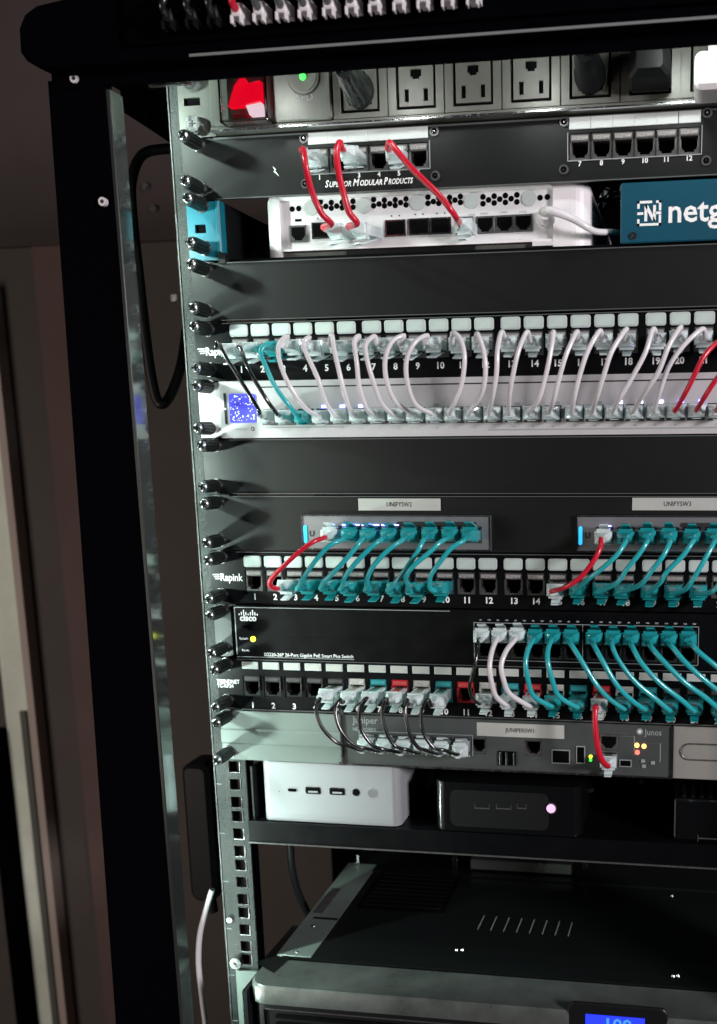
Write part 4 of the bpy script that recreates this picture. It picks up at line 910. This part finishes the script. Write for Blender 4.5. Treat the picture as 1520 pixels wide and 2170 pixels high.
# lid sheet with raised rolled edge
b.box(pcx0+10, pcx1-10, 12, 215, ZP-2, ZP-.6, PCTOP)
part('top_sheet', b, pc)
b = MB(); b.box(pcx0+4, pcx0+36, 14, 212, ZP-3, ZP, mat('lid_edge_sheen', (0.20, 0.26, 0.235), 0.3, 0.2, mott=0.15, mscale=20), 1); b.box(pcx1-26, pcx1-4, 14, 212, ZP-3, ZP, PCTOP, 1); b.box(pcx0+36, pcx1-26, 196, 214, ZP-3, ZP+.6, PCTOP); part('lid_border', b, pc)  # pale green left border paints a sheen onto the black lid
b = MB(); b.box(pcx0+5, pcx1-5, 10, 420, -850, ZP-3.2, DARK); part('chassis', b, pc)
v0, v1 = atz(735, 1918, ZP), atz(905, 1845, ZP)
b = MB(); b.box(v0.x+12, v0.x+98, v0.y-4, v1.y, ZP-.5, ZP+.3, VOID)
for i in range(9): b.box(v0.x+16, v0.x+94, v0.y+3+i*(v1.y-v0.y-8)/9, v0.y+4.5+i*(v1.y-v0.y-8)/9, ZP+.3, ZP+1, PANEL)
part('top_vent', b, pc)
q0 = atz(700, 1900, ZP); b = MB(); b.box(pcx0+8, pcx0+17, 95, 150, ZP, ZP+.5, GRYJ); part('side_slot', b, pc)
b = MB(); b.box(pcx0+12, pcx0+36, 84, 87, ZP, ZP+.5, VOID); part('side_slot', b, pc)
for px, py in ((665, 1963), (628, 2018), (753, 1830), (968, 2012), (980, 2012), (1424, 1898), (1427, 2067), (1437, 2067)):
    p = atz(px, py, ZP); b = MB(); n = 8
    b.loft([[(p.x+2*math.cos(k*.785), p.y+2*math.sin(k*.785), ZP-.5) for k in range(n)], [(p.x+1.2*math.cos(k*.785), p.y+1.2*math.sin(k*.785), ZP+1) for k in range(n)]], STEEL); part('lid_screw', b, pc)
b = MB()
for i in range(8):
    p = atz(1020+i*27, 1955+i*2, ZP); b.add([(p.x-1.0, p.y-14, ZP+.1), (p.x-.2, p.y-14, ZP+.1), (p.x+.6, p.y+14, ZP+.1), (p.x-.2, p.y+14, ZP+.1)], [(0, 1, 2, 3)], GREYINK)
part('lid_reflections', b, pc)  # slanted grey strokes paint reflections on the glossy lid
# bezel with rounded corners
def plan(r, x0, x1, yf, yb, n=7):
    pts = [(x0, yb)]
    for k in range(n+1): a = math.radians(180+90*k/n); pts.append((x0+r+r*math.cos(a), yf+r+r*math.sin(a)))
    for k in range(n+1): a = math.radians(270+90*k/n); pts.append((x1-r+r*math.cos(a), yf+r+r*math.sin(a)))
    return pts+[(x1, yb)]
bz = -36
b = MB(); A = plan(18, pcx0-3, pcx1+3, bz, 10); B_ = plan(16, pcx0-1, pcx1+1, bz+2.2, 9)
zb0 = ZP-3.2-14
b.loft([[(x, y, zb0) for x, y in A], [(x, y, ZP-4) for x, y in A], [(x, y, ZP-1.5) for x, y in B_]], PCBAND); part('bezel_band', b, pc)
b = MB(); Cc = plan(16, pcx0-1, pcx1+1, bz+2.5, 9)
b.loft([[(x, y, -850) for x, y in Cc], [(x, y, zb0) for x, y in Cc]], DARK); part('front_body', b, pc)
b = MB(); 
for i in range(12): b.rrect(pcx0+22, pcx0+195, zb0-9-i*7.2-3.4, zb0-9-i*7.2, bz+.6, bz+2.6, 1.6, PANEL2, 3)
part('grille_bars', b, pc, kind=None)
b = MB(); b.box(pcx0+11.5, pcx0+12.3, bz+1.4, bz+2.6, -850, zb0-6, VOID); b.box(pcx0+12.3, pcx1-40, bz+1.8, bz+2.6, zb0-6, zb0-5.2, GRYJ); part('front_seam', b, pc)
# LCD
l0, l1 = at(1241, 2148, bz), at(1367, 2154, bz)
b = MB(); b.rrect(l0.x-14, l1.x+18, l0.z-50, l0.z+9, bz-.2, bz+2.4, 6, DARK, bev=1); part('display_frame', b, pc)
b = MB(); b.box(l0.x, l1.x, bz-.8, bz-.2, l0.z-30, l0.z, LCD); ld = part('display', b, pc)
b = MB(); b.text('100', (l0.x+l1.x)/2+2, l0.z-7.5, 14, bz-.95, LCDT, .3, sx=1.1); part('display_digits', b, ld)
# rack ear of the case
b = MB(); b.box(-1, 21, -1.5, 2, -850, at(503, 2055, 0).z, EAR, .5); b.box(20, 24, -34, 2, -850, ZP-8, DARK); part('rack_ear', b, pc)
b = MB(); b.add([(18, 0, ZP-1), (40, -14, ZP-1), (46, 20, ZP-1), (30, 70, ZP-1), (24, 70, ZP-1), (22, 10, ZP-1)], [(0,1,2,3,4,5)], PCTOP); part('ear_gusset', b, pc)

# ------------------------------------------------------------------ patch cables
UPG = 'cables from the upper patch panel to the silver switch'
W4 = {1: [(462,724),(475,751),(506,800),(533,842),(550,871)], 2: [(512,743),(527,781),(548,819),(571,854),(588,876)],
 3: [(590,730),(565,731),(554,747),(563,774),(586,823),(617,865)], 4: [(609,712),(594,728),(590,754),(601,793),(624,835),(647,865)],
 5: [(655,714),(643,728),(651,754),(674,804),(689,850)], 6: [(703,709),(708,743),(723,804),(737,854)], 7: [(762,712),(751,724),(756,766),(762,819),(777,865)],
 8: [(792,712),(775,732),(779,766),(792,812),(807,854)], 9: [(857,711),(832,724),(817,762),(821,808),(838,850)], 10: [(905,711),(880,724),(861,762),(863,812),(880,857)],
 11: [(960,705),(976,720),(986,758),(980,812),(963,854)], 12: [(1012,707),(1024,743),(1030,789),(1022,835)], 13: [(1064,703),(1054,739),(1051,793),(1045,842)],
 14: [(1117,703),(1100,743),(1089,793),(1081,838)], 15: [(1173,703),(1167,751),(1156,800),(1142,846)], 16: [(1222,703),(1199,751),(1184,804),(1173,850)],
 17: [(1272,701),(1245,743),(1230,793),(1217,842)], 18: [(1327,697),(1297,743),(1280,793),(1264,842)], 19: [(1385,697),(1367,747),(1341,796),(1316,842)],
 20: [(1442,692),(1417,732),(1394,789),(1367,831)], 21: [(1489,697),(1448,732),(1417,777),(1400,827)], 22: [(1520,726),(1489,758),(1467,804),(1450,840)],
 23: [(1570,740),(1519,804),(1490,845)], 24: [(1620,745),(1560,810),(1530,845)]}
ORD = 'first second third fourth fifth sixth seventh eighth ninth tenth eleventh twelfth thirteenth fourteenth fifteenth sixteenth seventeenth eighteenth nineteenth twentieth twenty-first twenty-second twenty-third twenty-fourth'.split()
for n in range(1, 25):
    m_, c_ = (BCORD, 'black') if n < 3 else (TEAL, 'teal') if n == 3 else (RED, 'red') if n > 21 else (WCORD, 'white')
    kind = 'teal' if n == 3 else 'clear'
    if n == 1: lab = 'black patch cable farthest left in the upper patch panel, crossing the blue screen'
    elif n == 2: lab = 'black patch cable second from the left in the upper patch panel'
    elif n == 3: lab = 'only teal patch cable in the upper patch panel, down to the silver switch'
    else: lab = f'{c_} patch cable, {ORD[n-1]} from the left in the upper patch panel'
    cable(lab, W4[n], m_, 1.8 if m_ is not BCORD else 1.6, (kind, 30 if n < 11 else 23, (kx(n), -.5, zj3-.5), False, random.uniform(-.18, -.02) if n < 11 else random.uniform(-.08, .08)), (kind, 17, (S4[n-1], YS-.5, z4), False), UPG, 14, ybase=-28)
# red cables of the top panel
SR = zS-1
cable('leftmost red cable, from the first port of the top panel to the white appliance', [(643, 318), (648, 350), (662, 406), (681, 452), (702, 474)], RED, 2.2, ('clear', 30, (SX[0]+1, -.5, SR), False, -.05), ('clear', 23, (at(722, 486, -8).x, YR-3, at(722, 486, -8).z), False, -.5), 'red cables from the top panel to the white appliance', 18)
cable('middle red cable, from port 3 of the top panel to the white appliance', [(722, 302), (713, 320), (716, 362), (728, 412), (740, 450), (757, 473)], RED, 2.3, ('clear', 30, (SX[2], -.5, SR), False, -.05), ('clear', 23, (at(775, 484, -8).x, YR-3, at(775, 484, -8).z), False, -.5), 'red cables from the top panel to the white appliance', 18)
cable('rightmost red cable, slanting from port 5 of the top panel to the white appliance', [(827, 302), (840, 318), (876, 359), (929, 412), (962, 454)], RED, 2.2, ('clear', 23, (SX[4]+1, -.5, SR), False, -.05), ('clear', 23, (at(985, 478, -6).x, YR-3, at(985, 478, -6).z), False, -.1), 'red cables from the top panel to the white appliance', 14)
# small switches to lower patch panel
A6, z6a = US[0]; A7, z7a = US[1]
def kj(n, m_): return ('teal' if m_ is TEAL else 'clear')
L6 = [([(668,1147),(639,1166),(605,1197),(578,1223),(571,1239)], RED, 0, 0, 3), ([(721,1145),(697,1158),(666,1193),(643,1223),(636,1240)], TEAL, 0, 1, 4),
 ([(765,1145),(746,1170),(716,1204),(689,1231),(681,1244)], TEAL, 0, 2, 5), ([(807,1145),(784,1162),(750,1197),(731,1223),(727,1242)], TEAL, 0, 3, 6),
 ([(849,1147),(823,1166),(792,1200),(779,1227),(779,1244)], TEAL, 0, 4, 7), ([(895,1147),(884,1170),(861,1204),(842,1231),(828,1248)], TEAL, 0, 5, 8),
 ([(937,1147),(907,1174),(876,1200),(861,1223),(865,1239)], TEAL, 0, 6, 9), ([(981,1147),(957,1162),(933,1189),(914,1219),(912,1244)], TEAL, 0, 7, 10),
 ([(1272,1160),(1257,1189),(1230,1223),(1199,1244)], RED, 1, 0, 15), ([(1325,1151),(1306,1177),(1276,1204),(1245,1229)], TEAL, 1, 1, 16), ([(1371,1149),(1352,1177),(1329,1204),(1306,1235)], TEAL, 1, 2, 17),
 ([(1419,1149),(1405,1177),(1383,1208),(1356,1240)], TEAL, 1, 3, 18), ([(1468,1149),(1447,1177),(1413,1212),(1397,1236)], TEAL, 1, 4, 19), ([(1514,1149),(1493,1189),(1470,1227),(1450,1250)], TEAL, 1, 5, 20),
 ([(1560,1150),(1540,1200),(1520,1242),(1501,1257)], TEAL, 1, 6, 21)]
for mids, m_, j, i, n in L6:
    xs_, zz_ = US[j]
    c_ = 'red' if m_ is RED else 'teal'
    cable(f'{c_} patch cable out of the {ORD[i]} socket of the {"left" if j == 0 else "right"} small switch', mids, m_, 1.9, (kj(n, m_), 23, (xs_[i], -3.5, zz_), True, random.uniform(-.06, .06)), (kj(n, m_), 30 if j == 0 else 23, (kx(n), -.5, zj7-2), False, random.uniform(-.15, 0)), 'cables from the small switches to the lower patch panel', 12)
# black switch to coloured panel
L8 = [([(1013,1372),(1005,1413),(997,1451),(1000,1477)], BCORD, 'clear', 12), ([(1042,1380),(1038,1410),(1040,1440),(1051,1474)], WCORD, 'clear', 13), ([(1072,1380),(1063,1410),(1067,1440),(1081,1470)], WCORD, 'clear', 14),
 ([(1119,1378),(1115,1405),(1118,1436),(1131,1474)], TEAL, 'teal', 15), ([(1162,1380),(1162,1405),(1170,1440),(1184,1475)], TEAL, 'teal', 16), ([(1212,1368),(1230,1397),(1264,1451),(1291,1481)], TEAL, 'teal', 18),
 ([(1260,1368),(1276,1397),(1306,1451),(1337,1483)], TEAL, 'teal', 19), ([(1297,1368),(1309,1398),(1344,1443),(1390,1481)], TEAL, 'teal', 20), ([(1341,1372),(1360,1405),(1398,1447),(1444,1483)], TEAL, 'teal', 21),
 ([(1382,1372),(1405,1401),(1451,1447),(1493,1477)], TEAL, 'teal', 22), ([(1425,1370),(1451,1401),(1486,1435),(1530,1470)], TEAL, 'teal', 23), ([(1466,1364),(1482,1382),(1520,1413),(1570,1455)], TEAL, 'teal', 24)]
for i, (mids, m_, kd, n) in enumerate(L8):
    c_ = {id(BCORD): 'black', id(WCORD): 'white', id(TEAL): 'teal'}[id(m_)]
    cable(f'{c_} patch cable, {ORD[i]} from the left in the black rack switch', mids, m_, 2.0 if m_ is not BCORD else 1.4, (kd, 18, (CX[i], -2.6, zc8), True), (kd, 23, (tx(n), -.5, zj9-2.5), False, random.uniform(-.1, .05)), 'cables from the black switch to the coloured jack panel', 12, ybase=-26)
cable('short red cable from the red jack 17 down to the dark grey gateway', [(1262,1500),(1262,1530),(1267,1580),(1275,1610)], RED, 2.4, ('clear', 23, (tx(17), -.5, zj9-2.5), False, -.1), ('clear', 18, (JR.x, -1.5, JR.z), False), 'cables into the dark grey gateway', 8, ybase=-26)
L10 = [[(679,1481),(670,1504),(683,1542),(714,1573),(738,1580)], [(721,1483),(712,1508),(721,1546),(748,1577),(775,1586)], [(777,1479),(763,1504),(765,1542),(786,1577),(815,1588)],
 [(821,1481),(811,1508),(817,1546),(836,1580),(862,1589)], [(864,1483),(860,1508),(866,1550),(884,1582),(902,1590)], [(906,1483),(893,1508),(897,1550),(920,1584),(942,1590)]]
for i, mids in enumerate(L10):
    cable(f'thin black clear-ended cable, {ORD[i]} from the left of six entering the grey gateway', mids, BCORD, 1.5, ('clear', 30, (tx(i+5), -.5, zj9-2.0), False, random.uniform(-.15, 0)), ('clear', 23, (JX[i], -.6, zj10), True, .05), 'cables into the dark grey gateway', 12)

# ------------------------------------------------------------------ gear on top of the rack
DKC = mat('grey_cable_jacket', (0.08, 0.09, 0.09), 0.35, coat=.3)
ts = thing('network_switch', 'black device overhanging the rack lid with a row of small plugs', 'network switch', (300, -60, topz))
tz = at(500, 30, -96).z
px_ = [352, 402, 448, 498, 545, 593, 641, 693, 741, 790, 842, 893, 945, 998]
py_ = [42, 40, 36, 30, 26, 20, 16, 10, 5, 0, -4, -9, -12, -17]
tx0 = at(330, 40, -96).x
b = MB(); b.box(tx0-20, 500, -98, -92.7, tz-14, topz+.3, BLK); b.box(tx0-20, 500, -98, 120, topz+.3, tz+62, BLK); part('body', b, ts)
for i, (px, py) in enumerate(zip(px_, py_)):
    p = at(px+3, 30-i*4.4+8, -112); w_ = Vector((p.x, -98, tz-5.0))
    m_ = RED if i == 3 else (BCORD if i < 3 else DKC); nm = 'red' if i == 3 else ('black' if i < 3 else 'grey')
    t = thing('patch_cable', {0: 'darkest cable end at the far left on top of the rack', 1: 'black cable end second from the left on top of the rack', 2: 'black cable end third from the left on top of the rack', 3: 'red cable with a white plug at the top of the rack'}.get(i, f'pale cable with white plug on the rack top, {ORD[i-4]} right of the red'), 'cable', w_, 'cables plugged in on top of the rack')
    b = MB(); mm = WHITE if i > 2 else RUB
    b.box(w_.x-3.4, w_.x+3.4, -113, -98, w_.z-2.5, w_.z+5, mm, 1.0); b.box(w_.x-3.4, w_.x-2.5, -114, -108, w_.z-7, w_.z-2.5, mm); b.box(w_.x+2.5, w_.x+3.4, -114, -108, w_.z-7, w_.z-2.5, mm); part('plug', b, t)
    b = MB(); b.tube(smooth_path([(w_.x, -112, w_.z+1), (w_.x+.5, -119, w_.z+4), (w_.x+5, -116, w_.z+13), (w_.x+13, -104, w_.z+30), (w_.x+22, -90, w_.z+55)]), 2.3, m_, 8); part('cord', b, t)
